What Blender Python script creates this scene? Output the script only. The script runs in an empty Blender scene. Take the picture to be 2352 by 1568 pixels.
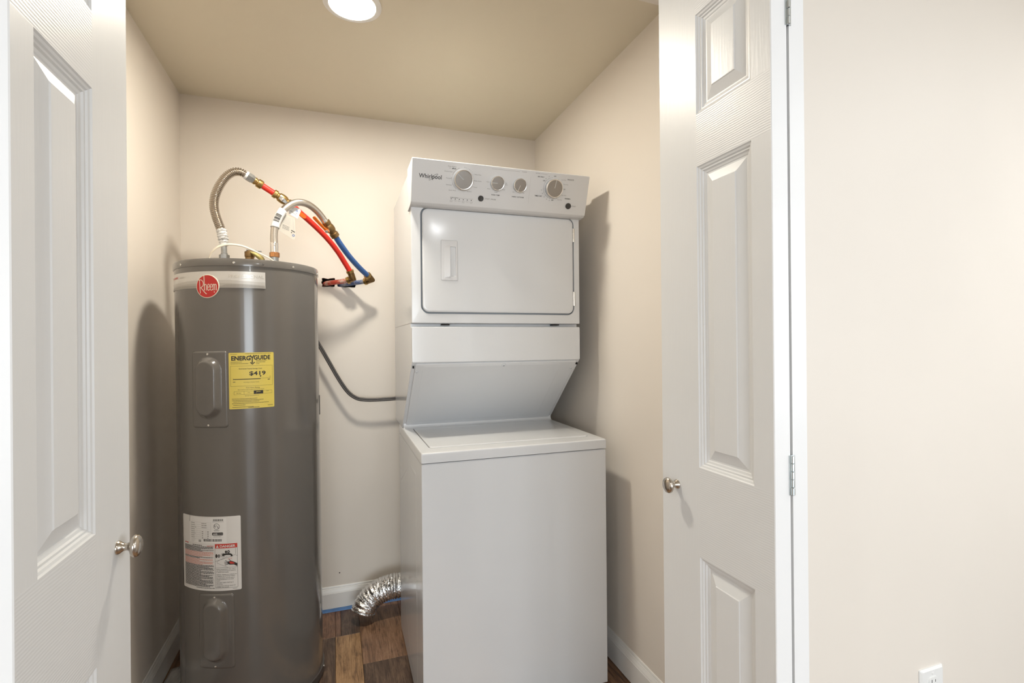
import bpy, bmesh, math, random
from mathutils import Vector, Matrix
random.seed(7)
C = bpy.context.scene.collection
SC = bpy.context.scene
PI = math.pi

# ------------------------------------------------------------------ camera, world, lamps, exposure
cam_d = bpy.data.cameras.new('camera')
cam_d.sensor_width = 36.0
cam_d.lens = 36.0 * 1157.3 / 2352.0
cam_d.clip_start = 0.01
cam = bpy.data.objects.new('camera', cam_d)
_r = Vector((0.9436533, -0.33082161, -0.0086893)); _u = Vector((0.00781359, -0.00397693, 0.99996157)); _d = Vector((0.33084345, 0.94368493, 0.00116794))
cam.matrix_world = Matrix(((_r.x, _u.x, -_d.x, 0.6535), (_r.y, _u.y, -_d.y, -2.6312), (_r.z, _u.z, -_d.z, 1.3079), (0, 0, 0, 1)))
C.objects.link(cam)
SC.camera = cam

world = bpy.data.worlds.new('world'); SC.world = world
world.use_nodes = True
world.node_tree.nodes['Background'].inputs[0].default_value = (0.9, 0.95, 1.0, 1)
world.node_tree.nodes['Background'].inputs[1].default_value = 0.6

SC.view_settings.view_transform = 'Standard'
SC.view_settings.look = 'None'
SC.view_settings.exposure = 0.10
SC.view_settings.gamma = 1.0
SC.view_settings.use_curve_mapping = False

CLOSET_LAMP = 310.0      # radiance of the closet lamp's lens
ROOM_LAMP = 270.0       # radiance of the room's ceiling lamps
DAY_FILL = 172.0        # watts of the fill window added behind the camera

def area_lamp(name, loc, rot, sx, sy, power, color):
    d = bpy.data.lights.new(name, 'AREA'); d.shape = 'RECTANGLE'; d.size = sx; d.size_y = sy
    d.energy = power; d.color = color
    o = bpy.data.objects.new(name, d); o.location = loc; o.rotation_euler = rot; C.objects.link(o)
    return o
# frontal fill: unseen wide window added at the far end of the room
area_lamp('unseen_window_light', (-0.2, -7.93, 1.3), (PI / 2, 0, 0), 4.1, 1.75, DAY_FILL, (0.87, 0.94, 1.0))
area_lamp('unseen_window_light', (4.16, -4.6, 1.5), (0, PI / 2, 0), 1.2, 1.6, DAY_FILL * 0.27, (0.87, 0.94, 1.0))      # daylight through a window in the room's right-hand wall

# ------------------------------------------------------------------ materials
def nd(nt, t, **kw):
    n = nt.nodes.new(t)
    for k, v in kw.items():
        if k in n.inputs: n.inputs[k].default_value = v
        else: setattr(n, k, v)
    return n

def mat(name, col, rough=0.5, metal=0.0, coat=0.0, var=0.04, vscale=6.0, bump=0.0, bscale=300.0, stretch=None, emit=None, spec=0.5, alpha=1.0, bdist=0.001):
    m = bpy.data.materials.new(name); m.use_nodes = True
    nt = m.node_tree; b = nt.nodes['Principled BSDF']
    b.inputs['Roughness'].default_value = rough; b.inputs['Metallic'].default_value = metal
    b.inputs['Coat Weight'].default_value = coat; b.inputs['Coat Roughness'].default_value = 0.08
    b.inputs['Specular IOR Level'].default_value = spec
    b.inputs['Alpha'].default_value = alpha
    tc = nd(nt, 'ShaderNodeTexCoord')
    n = nd(nt, 'ShaderNodeTexNoise', Scale=vscale, Detail=3.0)
    nt.links.new(tc.outputs['Object'], n.inputs['Vector'])
    r = nd(nt, 'ShaderNodeValToRGB')
    r.color_ramp.elements[0].position = 0.3; r.color_ramp.elements[1].position = 0.7
    r.color_ramp.elements[0].color = (*[c * (1 - var) for c in col], 1)
    r.color_ramp.elements[1].color = (*[min(1, c * (1 + var)) for c in col], 1)
    nt.links.new(n.outputs['Fac'], r.inputs['Fac'])
    nt.links.new(r.outputs['Color'], b.inputs['Base Color'])
    if bump:
        mp = nd(nt, 'ShaderNodeMapping')
        if stretch: mp.inputs['Scale'].default_value = stretch
        nt.links.new(tc.outputs['Object'], mp.inputs['Vector'])
        n2 = nd(nt, 'ShaderNodeTexNoise', Scale=bscale, Detail=2.0)
        nt.links.new(mp.outputs['Vector'], n2.inputs['Vector'])
        bp = nd(nt, 'ShaderNodeBump', Strength=bump, Distance=bdist)
        nt.links.new(n2.outputs['Fac'], bp.inputs['Height'])
        nt.links.new(bp.outputs['Normal'], b.inputs['Normal'])
    if emit:
        b.inputs['Emission Color'].default_value = (*emit[0], 1); b.inputs['Emission Strength'].default_value = emit[1]
    return m

def wood_mat(name, c0, c1, c2):
    m = bpy.data.materials.new(name); m.use_nodes = True
    nt = m.node_tree; b = nt.nodes['Principled BSDF']; b.inputs['Roughness'].default_value = 0.42
    tc = nd(nt, 'ShaderNodeTexCoord'); oi = nd(nt, 'ShaderNodeObjectInfo')
    mul = nd(nt, 'ShaderNodeVectorMath', operation='SCALE'); mul.inputs[0].default_value = (3.1, 5.7, 2.3)
    nt.links.new(oi.outputs['Random'], mul.inputs['Scale'])
    add = nd(nt, 'ShaderNodeVectorMath', operation='ADD')
    nt.links.new(tc.outputs['Object'], add.inputs[0]); nt.links.new(mul.outputs[0], add.inputs[1])
    mp = nd(nt, 'ShaderNodeMapping'); mp.inputs['Scale'].default_value = (1.0, 0.045, 1.0)
    nt.links.new(add.outputs[0], mp.inputs['Vector'])
    g = nd(nt, 'ShaderNodeTexNoise', Scale=190.0, Detail=7.0, Roughness=0.72, Distortion=0.5)
    nt.links.new(mp.outputs['Vector'], g.inputs['Vector'])
    mp2 = nd(nt, 'ShaderNodeMapping'); mp2.inputs['Scale'].default_value = (1.0, 0.3, 1.0)
    nt.links.new(add.outputs[0], mp2.inputs['Vector'])
    k = nd(nt, 'ShaderNodeTexNoise', Scale=24.0, Detail=6.0, Roughness=0.68, Distortion=0.8)
    nt.links.new(mp2.outputs['Vector'], k.inputs['Vector'])
    mx = nd(nt, 'ShaderNodeMath', operation='MULTIPLY_ADD'); mx.inputs[1].default_value = 0.55
    nt.links.new(g.outputs['Fac'], mx.inputs[0])
    k2 = nd(nt, 'ShaderNodeMath', operation='MULTIPLY'); k2.inputs[1].default_value = 0.45
    nt.links.new(k.outputs['Fac'], k2.inputs[0]); nt.links.new(k2.outputs[0], mx.inputs[2])
    r = nd(nt, 'ShaderNodeValToRGB')
    e = r.color_ramp.elements; e[0].position = 0.38; e[1].position = 0.61
    e[0].color = (*c0, 1); e[1].color = (*c2, 1); e2 = e.new(0.49); e2.color = (*c1, 1)
    nt.links.new(mx.outputs[0], r.inputs['Fac']); nt.links.new(r.outputs['Color'], b.inputs['Base Color'])
    bp = nd(nt, 'ShaderNodeBump', Strength=0.25, Distance=0.0008)
    nt.links.new(g.outputs['Fac'], bp.inputs['Height']); nt.links.new(bp.outputs['Normal'], b.inputs['Normal'])
    return m

def overspray_mat(name, col, paint, thr):
    m = bpy.data.materials.new(name); m.use_nodes = True
    nt = m.node_tree; b = nt.nodes['Principled BSDF']; b.inputs['Roughness'].default_value = 0.45
    tc = nd(nt, 'ShaderNodeTexCoord')
    n = nd(nt, 'ShaderNodeTexNoise', Scale=22.0, Detail=5.0, Roughness=0.7)
    nt.links.new(tc.outputs['Object'], n.inputs['Vector'])
    r = nd(nt, 'ShaderNodeValToRGB'); e = r.color_ramp.elements
    e[0].position = thr - 0.06; e[1].position = thr + 0.1; e[0].color = (*col, 1); e[1].color = (*paint, 1)
    nt.links.new(n.outputs['Fac'], r.inputs['Fac']); nt.links.new(r.outputs['Color'], b.inputs['Base Color'])
    return m

M = {}
M['wall'] = mat('wall_paint', (0.765, 0.708, 0.640), 0.55, var=0.015, vscale=2.0, bump=0.06, bscale=220.0)
M['ceil'] = mat('ceiling_paint', (0.70, 0.635, 0.51), 0.6, var=0.012, vscale=2.0, bump=0.05, bscale=200.0)
M['trim'] = mat('trim_paint', (0.80, 0.79, 0.77), 0.35, var=0.015, bump=0.03, bscale=150.0)
M['door_v'] = mat('door_paint_upright_grain', (0.745, 0.750, 0.752), 0.36, var=0.01, bump=0.35, bscale=260.0, stretch=(1, 1, 0.05), bdist=0.0006)
M['door_h'] = mat('door_paint_level_grain', (0.745, 0.750, 0.752), 0.36, var=0.01, bump=0.35, bscale=260.0, stretch=(0.05, 0.05, 1), bdist=0.0008)
def rail_grain(m):
    nt = m.node_tree; b = nt.nodes['Principled BSDF']; tc = nt.nodes['Texture Coordinate']
    w = nd(nt, 'ShaderNodeTexWave', wave_type='BANDS', bands_direction='Z', wave_profile='SIN')
    w.inputs['Scale'].default_value = 70.0; w.inputs['Distortion'].default_value = 3.6; w.inputs['Detail'].default_value = 2.5; w.inputs['Detail Scale'].default_value = 0.35
    mp = nd(nt, 'ShaderNodeMapping'); mp.inputs['Scale'].default_value = (0.5, 0.5, 1)
    nt.links.new(tc.outputs['Object'], mp.inputs['Vector']); nt.links.new(mp.outputs['Vector'], w.inputs['Vector'])
    bp = nd(nt, 'ShaderNodeBump', Strength=0.19, Distance=0.0006)
    nt.links.new(w.outputs['Fac'], bp.inputs['Height']); nt.links.new(bp.outputs['Normal'], b.inputs['Normal'])
rail_grain(M['door_h'])
M['door_e'] = mat('door_edge_paint', (0.80, 0.80, 0.80), 0.35, var=0.01, bump=0.05, bscale=120.0)
M['nickel'] = mat('brushed_nickel', (0.55, 0.50, 0.44), 0.22, 1.0, var=0.05)
M['zinc'] = mat('zinc_plate', (0.62, 0.66, 0.67), 0.32, 1.0, var=0.06)
M['enamel'] = mat('white_enamel', (0.66, 0.672, 0.688), 0.13, var=0.008)
M['enamel_console'] = mat('white_console_plastic', (0.64, 0.64, 0.645), 0.3, var=0.008)
M['plastic_white'] = mat('white_plastic', (0.82, 0.82, 0.81), 0.28, var=0.01)
M['gasket'] = mat('grey_gasket', (0.36, 0.39, 0.42), 0.6)
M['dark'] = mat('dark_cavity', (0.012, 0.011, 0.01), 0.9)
M['knob_face'] = mat('brushed_dial_face', (0.30, 0.28, 0.26), 0.38, 0.8, var=0.06, bump=0.15, bscale=150.0, stretch=(1, 1, 0.05))
M['chrome'] = mat('satin_chrome', (0.82, 0.80, 0.77), 0.2, 1.0, var=0.03)
M['button'] = mat('dark_button', (0.035, 0.033, 0.03), 0.4)
M['ink'] = mat('black_ink', (0.03, 0.028, 0.026), 0.6)
M['ink_grey'] = mat('grey_ink', (0.22, 0.21, 0.20), 0.6)
M['ink_light'] = mat('light_grey_ink', (0.42, 0.41, 0.40), 0.6)
M['tank'] = mat('grey_tank_enamel', (0.135, 0.125, 0.116), 0.2, var=0.02, coat=0.55, bump=0.02, bscale=60.0)
M['tank_dark'] = mat('dark_base_band', (0.07, 0.062, 0.056), 0.35, var=0.03)
M['silver_band'] = mat('silver_badge_band', (0.66, 0.645, 0.62), 0.25, 0.25, var=0.02)
M['wave1'] = mat('badge_wave_light', (0.52, 0.50, 0.47), 0.3, 0.25)
M['wave2'] = mat('badge_wave_mid', (0.42, 0.40, 0.37), 0.3, 0.25)
M['wave3'] = mat('badge_wave_dark', (0.33, 0.31, 0.285), 0.3, 0.25)
M['badge_red'] = mat('badge_red', (0.56, 0.022, 0.02), 0.35, var=0.04)
M['red_ink'] = mat('red_ink', (0.60, 0.05, 0.035), 0.6)
M['pale_red'] = mat('pale_red_ink', (0.72, 0.33, 0.26), 0.6)
M['cream'] = mat('cream_print', (0.85, 0.78, 0.66), 0.4)
M['silver_letters'] = mat('silver_lettering', (0.78, 0.76, 0.72), 0.15, 0.6)
M['yellow'] = mat('yellow_sticker', (0.74, 0.60, 0.12), 0.45, var=0.015)
M['paper'] = mat('white_sticker', (0.76, 0.75, 0.735), 0.45, var=0.012)
M['screw'] = mat('screw_steel', (0.75, 0.74, 0.72), 0.25, 1.0)
M['steel'] = mat('stainless_hose', (0.52, 0.465, 0.40), 0.24, 1.0, var=0.05)
M['braid'] = mat('braided_steel', (0.60, 0.56, 0.51), 0.33, 1.0, var=0.06, vscale=250.0, bump=0.18, bscale=1800.0)
M['galv'] = mat('galvanised_steel', (0.40, 0.41, 0.41), 0.4, 0.9, var=0.12, vscale=80.0)
M['copper'] = mat('copper_nut', (0.62, 0.30, 0.13), 0.35, 1.0, var=0.1, vscale=60.0)
M['brass'] = mat('brass', (0.56, 0.38, 0.15), 0.3, 1.0, var=0.1, vscale=60.0)
M['brass_dark'] = mat('aged_brass', (0.30, 0.19, 0.085), 0.42, 1.0, var=0.2, vscale=70.0)
M['pex_red'] = mat('red_pipe_plastic', (0.72, 0.035, 0.022), 0.32, var=0.05)
M['pex_blue'] = mat('blue_pipe_plastic', (0.045, 0.13, 0.36), 0.34, var=0.05)
M['pex_red_p'] = overspray_mat('red_pipe_with_overspray', (0.62, 0.07, 0.04), (0.66, 0.52, 0.43), 0.53)
M['pex_blue_p'] = overspray_mat('blue_pipe_with_overspray', (0.09, 0.15, 0.33), (0.5, 0.47, 0.43), 0.54)
M['orange'] = mat('orange_lever', (0.85, 0.17, 0.015), 0.4, var=0.06)
M['tag_yellow'] = mat('yellow_tag', (0.66, 0.55, 0.20), 0.45, var=0.1, vscale=50.0)
M['strap'] = mat('cream_strap', (0.74, 0.67, 0.56), 0.45)
M['cord'] = mat('grey_cord_rubber', (0.085, 0.078, 0.075), 0.45)
M['foil'] = mat('aluminium_foil', (0.90, 0.90, 0.90), 0.24, 1.0, var=0.03, bump=0.9, bscale=120.0, bdist=0.004)
M['tape'] = mat('blue_masking_tape', (0.12, 0.24, 0.47), 0.6, var=0.08, vscale=30.0)
M['plaster'] = mat('broken_plaster', (0.50, 0.44, 0.37), 0.9, var=0.2, vscale=60.0)
M['film'] = mat('grey_plastic_film', (0.62, 0.62, 0.63), 0.16, var=0.1, vscale=14.0, bump=0.4, bscale=25.0, bdist=0.004)
M['clear_tag'] = mat('milky_plastic_tag', (0.64, 0.60, 0.53), 0.3, var=0.02, alpha=0.82)
M['lens'] = mat('closet_lamp_lens', (0.9, 0.9, 0.9), 0.4, emit=((1.0, 0.935, 0.81), CLOSET_LAMP))
M['room_lens'] = mat('room_lamp_lens', (0.9, 0.9, 0.9), 0.4, emit=((0.92, 0.96, 1.0), ROOM_LAMP))
M['room_lens_dim'] = mat('dimmer_room_lamp_lens', (0.9, 0.9, 0.9), 0.4, emit=((0.95, 0.97, 1.0), ROOM_LAMP * 0.6))
M['wood_a'] = wood_mat('plank_reddish', (0.055, 0.028, 0.018), (0.17, 0.085, 0.05), (0.30, 0.165, 0.10))
M['wood_b'] = wood_mat('plank_tan', (0.12, 0.062, 0.03), (0.33, 0.19, 0.09), (0.50, 0.31, 0.16))
M['wood_c'] = wood_mat('plank_dark', (0.030, 0.018, 0.012), (0.085, 0.05, 0.033), (0.19, 0.12, 0.08))
M['slab'] = wood_mat('floor_underlay', (0.028, 0.017, 0.011), (0.07, 0.04, 0.026), (0.14, 0.085, 0.055))
M['wood_d'] = wood_mat('plank_mid', (0.07, 0.036, 0.02), (0.22, 0.118, 0.066), (0.36, 0.215, 0.13))

# ------------------------------------------------------------------ helpers
def tag(o, label=None, cat=None, group=None, kind=None):
    if label: o['label'] = label
    if cat: o['category'] = cat
    if group: o['group'] = group
    if kind: o['kind'] = kind
    return o

def empty(name, loc=(0, 0, 0), rot=(0, 0, 0)):
    o = bpy.data.objects.new(name, None); o.empty_display_size = 0.05
    o.location = loc; o.rotation_euler = rot; C.objects.link(o)
    return o

def obj(name, bm, mats, parent=None, sharp=35, smooth=True):
    if not isinstance(mats, (list, tuple)): mats = [mats]
    bmesh.ops.recalc_face_normals(bm, faces=bm.faces[:])
    me = bpy.data.meshes.new(name); bm.to_mesh(me); bm.free()
    for m in mats: me.materials.append(m)
    if smooth:
        me.polygons.foreach_set('use_smooth', [True] * len(me.polygons))
        me.set_sharp_from_angle(angle=math.radians(sharp))
    o = bpy.data.objects.new(name, me); C.objects.link(o)
    if parent: o.parent = parent
    if smooth and len(me.polygons) < 600:      # keep broad faces flat beside their eased edges
        wn = o.modifiers.new('flat_faces', 'WEIGHTED_NORMAL'); wn.keep_sharp = True
    return o

def BM(): return bmesh.new()

def quad(bm, a, b, c, d, mi=0):
    f = bm.faces.new([bm.verts.new(p) for p in (a, b, c, d)]); f.material_index = mi; return f

def box(bm, x0, x1, y0, y1, z0, z1, bev=0.0, seg=2, mi=0):
    t = BM()
    r = bmesh.ops.create_cube(t, size=1.0)
    for v in t.verts:
        v.co = Vector(((x0 + x1) / 2 + v.co.x * (x1 - x0), (y0 + y1) / 2 + v.co.y * (y1 - y0), (z0 + z1) / 2 + v.co.z * (z1 - z0)))
    if bev: bmesh.ops.bevel(t, geom=t.edges[:], offset=bev, segments=seg, affect='EDGES', profile=0.5)
    join(bm, t, mi)

def join(bm, t, mi=0, keep=False, mtx=None):
    vm = {}
    for v in t.verts: vm[v] = bm.verts.new(mtx @ v.co if mtx else v.co)
    for f in t.faces:
        nf = bm.faces.new([vm[v] for v in f.verts]); nf.material_index = f.material_index if keep else mi
    t.free()

def prism(bm, prof, x0, x1, bev=0.0, mi=0, seg=2, axis='x'):
    """profile of (y,z) points swept along x"""
    t = BM(); n = len(prof)
    P = (lambda x, p: (x, p[0], p[1])) if axis == 'x' else (lambda x, p: (p[0], x, p[1]))
    a = [t.verts.new(P(x0, p)) for p in prof]; b = [t.verts.new(P(x1, p)) for p in prof]
    t.faces.new(a); t.faces.new(b[::-1])
    for i in range(n): t.faces.new([a[i], a[(i + 1) % n], b[(i + 1) % n], b[i]])
    if bev: bmesh.ops.bevel(t, geom=t.edges[:], offset=bev, segments=seg, affect='EDGES', profile=0.5)
    join(bm, t, mi)

def rr(a0, a1, b0, b1, r, n=6):
    """rounded rectangle, 4(n+1) points"""
    r = max(1e-5, min(r, (a1 - a0) / 2 - 1e-5, (b1 - b0) / 2 - 1e-5)); P = []
    for cx, cy, s in ((a1 - r, b1 - r, 0), (a0 + r, b1 - r, 1), (a0 + r, b0 + r, 2), (a1 - r, b0 + r, 3)):
        for k in range(n + 1):
            t = (s + k / n) * PI / 2
            P.append((cx + r * math.cos(t), cy + r * math.sin(t)))
    return P

def loft(bm, loops, fn, cap0=True, cap1=True, mi=0):
    """loops: list of (points2d, depth[, material]); fn(a,b,depth)->xyz"""
    rows = []
    for L in loops: rows.append([bm.verts.new(fn(a, b, L[1])) for a, b in L[0]])
    for i in range(len(rows) - 1):
        m = loops[i + 1][2] if len(loops[i + 1]) > 2 else mi
        n = len(rows[i])
        for k in range(n):
            f = bm.faces.new([rows[i][k], rows[i][(k + 1) % n], rows[i + 1][(k + 1) % n], rows[i + 1][k]]); f.material_index = m
    if cap0: f = bm.faces.new(rows[0]); f.material_index = loops[0][2] if len(loops[0]) > 2 else mi
    if cap1: f = bm.faces.new(rows[-1][::-1]); f.material_index = loops[-1][2] if len(loops[-1]) > 2 else mi

def frames(pts):
    T = []
    for i in range(len(pts)):
        a = pts[max(0, i - 1)]; b = pts[min(len(pts) - 1, i + 1)]
        T.append((b - a).normalized())
    up = Vector((0, 0, 1)) if abs(T[0].z) < 0.9 else Vector((0, 1, 0))
    N = [(up - T[0] * up.dot(T[0])).normalized()]
    for i in range(1, len(pts)):
        v = N[-1] - T[i] * N[-1].dot(T[i]); N.append(v.normalized())
    return T, N, [t.cross(n) for t, n in zip(T, N)]

def tube(bm, pts, r, n=16, caps=True, mi=0, a0=0, a1=None, jitter=0.0):
    pts = [Vector(p) for p in pts]
    if not isinstance(r, (list, tuple)): r = [r] * len(pts)
    T, N, B = frames(pts); rows = []
    for p, nn, b, q in zip(pts, N, B, r):
        row = []
        for k in range(n):
            t = 2 * PI * k / n
            qq = q * (1 + random.uniform(-jitter, jitter))
            row.append(bm.verts.new(p + nn * math.cos(t) * qq + b * math.sin(t) * qq))
        rows.append(row)
    for i in range(len(rows) - 1):
        for k in range(n):
            f = bm.faces.new([rows[i][k], rows[i][(k + 1) % n], rows[i + 1][(k + 1) % n], rows[i + 1][k]]); f.material_index = mi
    if caps:
        for row in (rows[0], rows[-1][::-1]):
            f = bm.faces.new(row); f.material_index = mi

def spline(pts, m=8):
    P = [Vector(p) for p in pts]; P = [P[0] * 2 - P[1]] + P + [P[-1] * 2 - P[-2]]; out = []
    for i in range(1, len(P) - 2):
        for k in range(m):
            t = k / m; a, b, c, d = P[i - 1], P[i], P[i + 1], P[i + 2]
            out.append(0.5 * ((2 * b) + (c - a) * t + (2 * a - 5 * b + 4 * c - d) * t * t + (3 * b - a - 3 * c + d) * t ** 3))
    out.append(P[-2]); return out

def resample(pts, step):
    out = [pts[0]]; acc = 0.0
    for a, b in zip(pts, pts[1:]):
        L = (b - a).length; d = step - acc
        while d <= L: out.append(a.lerp(b, d / L)); d += step
        acc = L - (d - step)
    if (out[-1] - pts[-1]).length > step * 0.3: out.append(pts[-1])
    return out

def smooth_path(pts, it=2):
    for _ in range(it):
        pts = [pts[0]] + [(pts[i - 1] + pts[i] * 2 + pts[i + 1]) / 4 for i in range(1, len(pts) - 1)] + [pts[-1]]
    return pts

def basis(axis):
    z = Vector(axis).normalized(); x = z.orthogonal().normalized() if abs(z.z) > 0.95 else z.cross(Vector((0, 0, 1))).normalized()
    y = z.cross(x); return Matrix((x, y, z)).transposed()

def lathe(bm, prof, origin=(0, 0, 0), axis=(0, 0, 1), n=32, mi=0, caps=True, twist=0.0):
    """prof: list of (radius, height[, material])"""
    R = basis(axis); o = Vector(origin); rows = []
    for p in prof:
        rows.append([bm.verts.new(o + R @ Vector((p[0] * math.cos(2 * PI * k / n + twist), p[0] * math.sin(2 * PI * k / n + twist), p[1]))) for k in range(n)])
    for i in range(len(rows) - 1):
        m = prof[i + 1][2] if len(prof[i + 1]) > 2 else mi
        for k in range(n):
            f = bm.faces.new([rows[i][k], rows[i][(k + 1) % n], rows[i + 1][(k + 1) % n], rows[i + 1][k]]); f.material_index = m
    if caps:
        f = bm.faces.new(rows[0][::-1]); f.material_index = prof[0][2] if len(prof[0]) > 2 else mi
        f = bm.faces.new(rows[-1]); f.material_index = prof[-1][2] if len(prof[-1]) > 2 else mi

_txt = {}
def text2d(s, bold=0.0):
    key = (s, bold)
    if key in _txt: return _txt[key]
    cu = bpy.data.curves.new('t', 'FONT'); cu.body = s; cu.size = 1.0; cu.resolution_u = 3; cu.offset = bold
    o = bpy.data.objects.new('t', cu); C.objects.link(o)
    me = bpy.data.meshes.new_from_object(o.evaluated_get(bpy.context.evaluated_depsgraph_get()))
    V = [(v.co.x, v.co.y) for v in me.vertices]; F = [tuple(p.vertices) for p in me.polygons]
    bpy.data.objects.remove(o); bpy.data.curves.remove(cu); bpy.data.meshes.remove(me)
    _txt[key] = (V, F); return _txt[key]

class Print:
    """flat print laid on a surface given by fn(x, y, h)"""
    def __init__(s, fn, sx=1.0):
        s.fn = fn; s.bm = BM(); s.mats = []; s.sx = sx   # sx: how many x units make one y unit
    def mi(s, m):
        if m not in s.mats: s.mats.append(m)
        return s.mats.index(m)
    def face(s, P, m, h):
        try:
            f = s.bm.faces.new([s.bm.verts.new(s.fn(x, y, h)) for x, y in P]); f.material_index = s.mi(m)
        except ValueError: pass
    def rect(s, x0, y0, x1, y1, m, h=0.0003, nx=None):
        nx = nx or max(1, int(abs(x1 - x0) / s.sx / 0.012))
        for i in range(nx):
            a = x0 + (x1 - x0) * i / nx; b = x0 + (x1 - x0) * (i + 1) / nx
            s.face([(a, y0), (b, y0), (b, y1), (a, y1)], m, h)
    def stroke(s, P, w, m, h=0.0003, closed=False):
        q = [(x / s.sx, y) for x, y in P]
        if s.sx != 1.0 and not closed:      # keep long strokes on the curved jacket
            f = [q[0]]
            for a, b in zip(q, q[1:]):
                k = max(1, int(math.hypot(b[0] - a[0], b[1] - a[1]) / 0.007)); f += [(a[0] + (b[0] - a[0]) * j / k, a[1] + (b[1] - a[1]) * j / k) for j in range(1, k + 1)]
            q = f
        n = len(q); L = []; R = []
        for i in range(n):
            a = q[i - 1] if (i > 0 or closed) else q[i]; b = q[(i + 1) % n] if (i < n - 1 or closed) else q[i]
            dx, dy = b[0] - a[0], b[1] - a[1]; l = math.hypot(dx, dy) or 1
            nx, ny = -dy / l * w / 2, dx / l * w / 2
            L.append(((q[i][0] + nx) * s.sx, q[i][1] + ny)); R.append(((q[i][0] - nx) * s.sx, q[i][1] - ny))
        for i in range(n if closed else n - 1):
            j = (i + 1) % n; s.face([L[i], R[i], R[j], L[j]], m, h)
    def line(s, x0, y0, x1, y1, w, m, h=0.0003, k=None):
        k = k or max(1, int(math.hypot((x1 - x0) / s.sx, y1 - y0) / 0.012))
        s.stroke([(x0 + (x1 - x0) * i / k, y0 + (y1 - y0) * i / k) for i in range(k + 1)], w, m, h)
    def arc(s, cx, cy, r, d0, d1, w, m, h=0.0003, k=24):
        s.stroke([(cx + r * s.sx * math.cos(math.radians(d0 + (d1 - d0) * i / k)), cy + r * math.sin(math.radians(d0 + (d1 - d0) * i / k))) for i in range(k + 1)], w, m, h)
    def disc(s, cx, cy, r, m, h=0.0003, n=32, ry=None):
        ry = ry or r; rings = max(1, int(r / 0.01)); pt = lambda q, k: (cx + r * q * s.sx * math.cos(2 * PI * k / n), cy + ry * q * math.sin(2 * PI * k / n))
        for j in range(rings):
            for k in range(n):
                if j == 0: s.face([(cx, cy), pt(1 / rings, k), pt(1 / rings, k + 1)], m, h)
                else: s.face([pt(j / rings, k), pt((j + 1) / rings, k), pt((j + 1) / rings, k + 1), pt(j / rings, k + 1)], m, h)
    def poly(s, P, m, h=0.0003): s.face(P, m, h)
    def text(s, t, x, y, size, m, h=0.0003, width=None, align='C', rot=0.0, bold=0.0, arc=None):
        """centre (or left/right) at x, y is the middle of the capitals; size is the capital height"""
        V, F = text2d(t, bold)
        if not V: return
        k = size / 0.73; x0 = min(v[0] for v in V); x1 = max(v[0] for v in V)
        kx = width / s.sx / (x1 - x0) if width else k
        ox = {'C': -(x0 + x1) / 2, 'L': -x0, 'R': -x1}[align]
        c, sn = math.cos(rot), math.sin(rot); W = []
        for vx, vy in V:
            a = (vx + ox) * kx; b = (vy - 0.365) * k
            W.append((x + (a * c - b * sn) * s.sx, y + a * sn + b * c))
        vs = [s.bm.verts.new(s.fn(p[0], p[1], h)) for p in W]
        for f in F:
            try: s.bm.faces.new([vs[i] for i in f]).material_index = s.mi(m)
            except ValueError: pass
    def fine(s, x0, x1, y, hgt, m, h=0.0003, rnd=random):
        """a line of print too small to read: a row of word-long dashes"""
        x = x0
        while x < x1:
            w = rnd.uniform(1.2, 4.0) * hgt * s.sx; e = min(x1, x + w)
            s.rect(x, y - hgt / 2, e, y + hgt / 2, m, h); x = e + hgt * 0.6 * s.sx
    def build(s, name, parent):
        bm = s.bm; me = bpy.data.meshes.new(name); bm.to_mesh(me); bm.free()
        for m in s.mats: me.materials.append(m)
        o = bpy.data.objects.new(name, me); C.objects.link(o); o.parent = parent
        return o

def struct(name, bm, m, parent=None, smooth=True):
    o = obj(name, bm, m, parent, smooth=smooth)
    if not parent: o['kind'] = 'structure'
    return o

# ------------------------------------------------------------------ the setting
W, ZC, YF = 1.721, 2.44, -1.69          # closet width, ceiling height, room face of the front wall
YI = -1.575                             # closet face of the front wall
OX0, OX1, OZ = 0.242, 1.462, 2.14       # the opening
RX0, RX1, RY = -2.4, 4.2, -8.0          # the room in front

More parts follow.
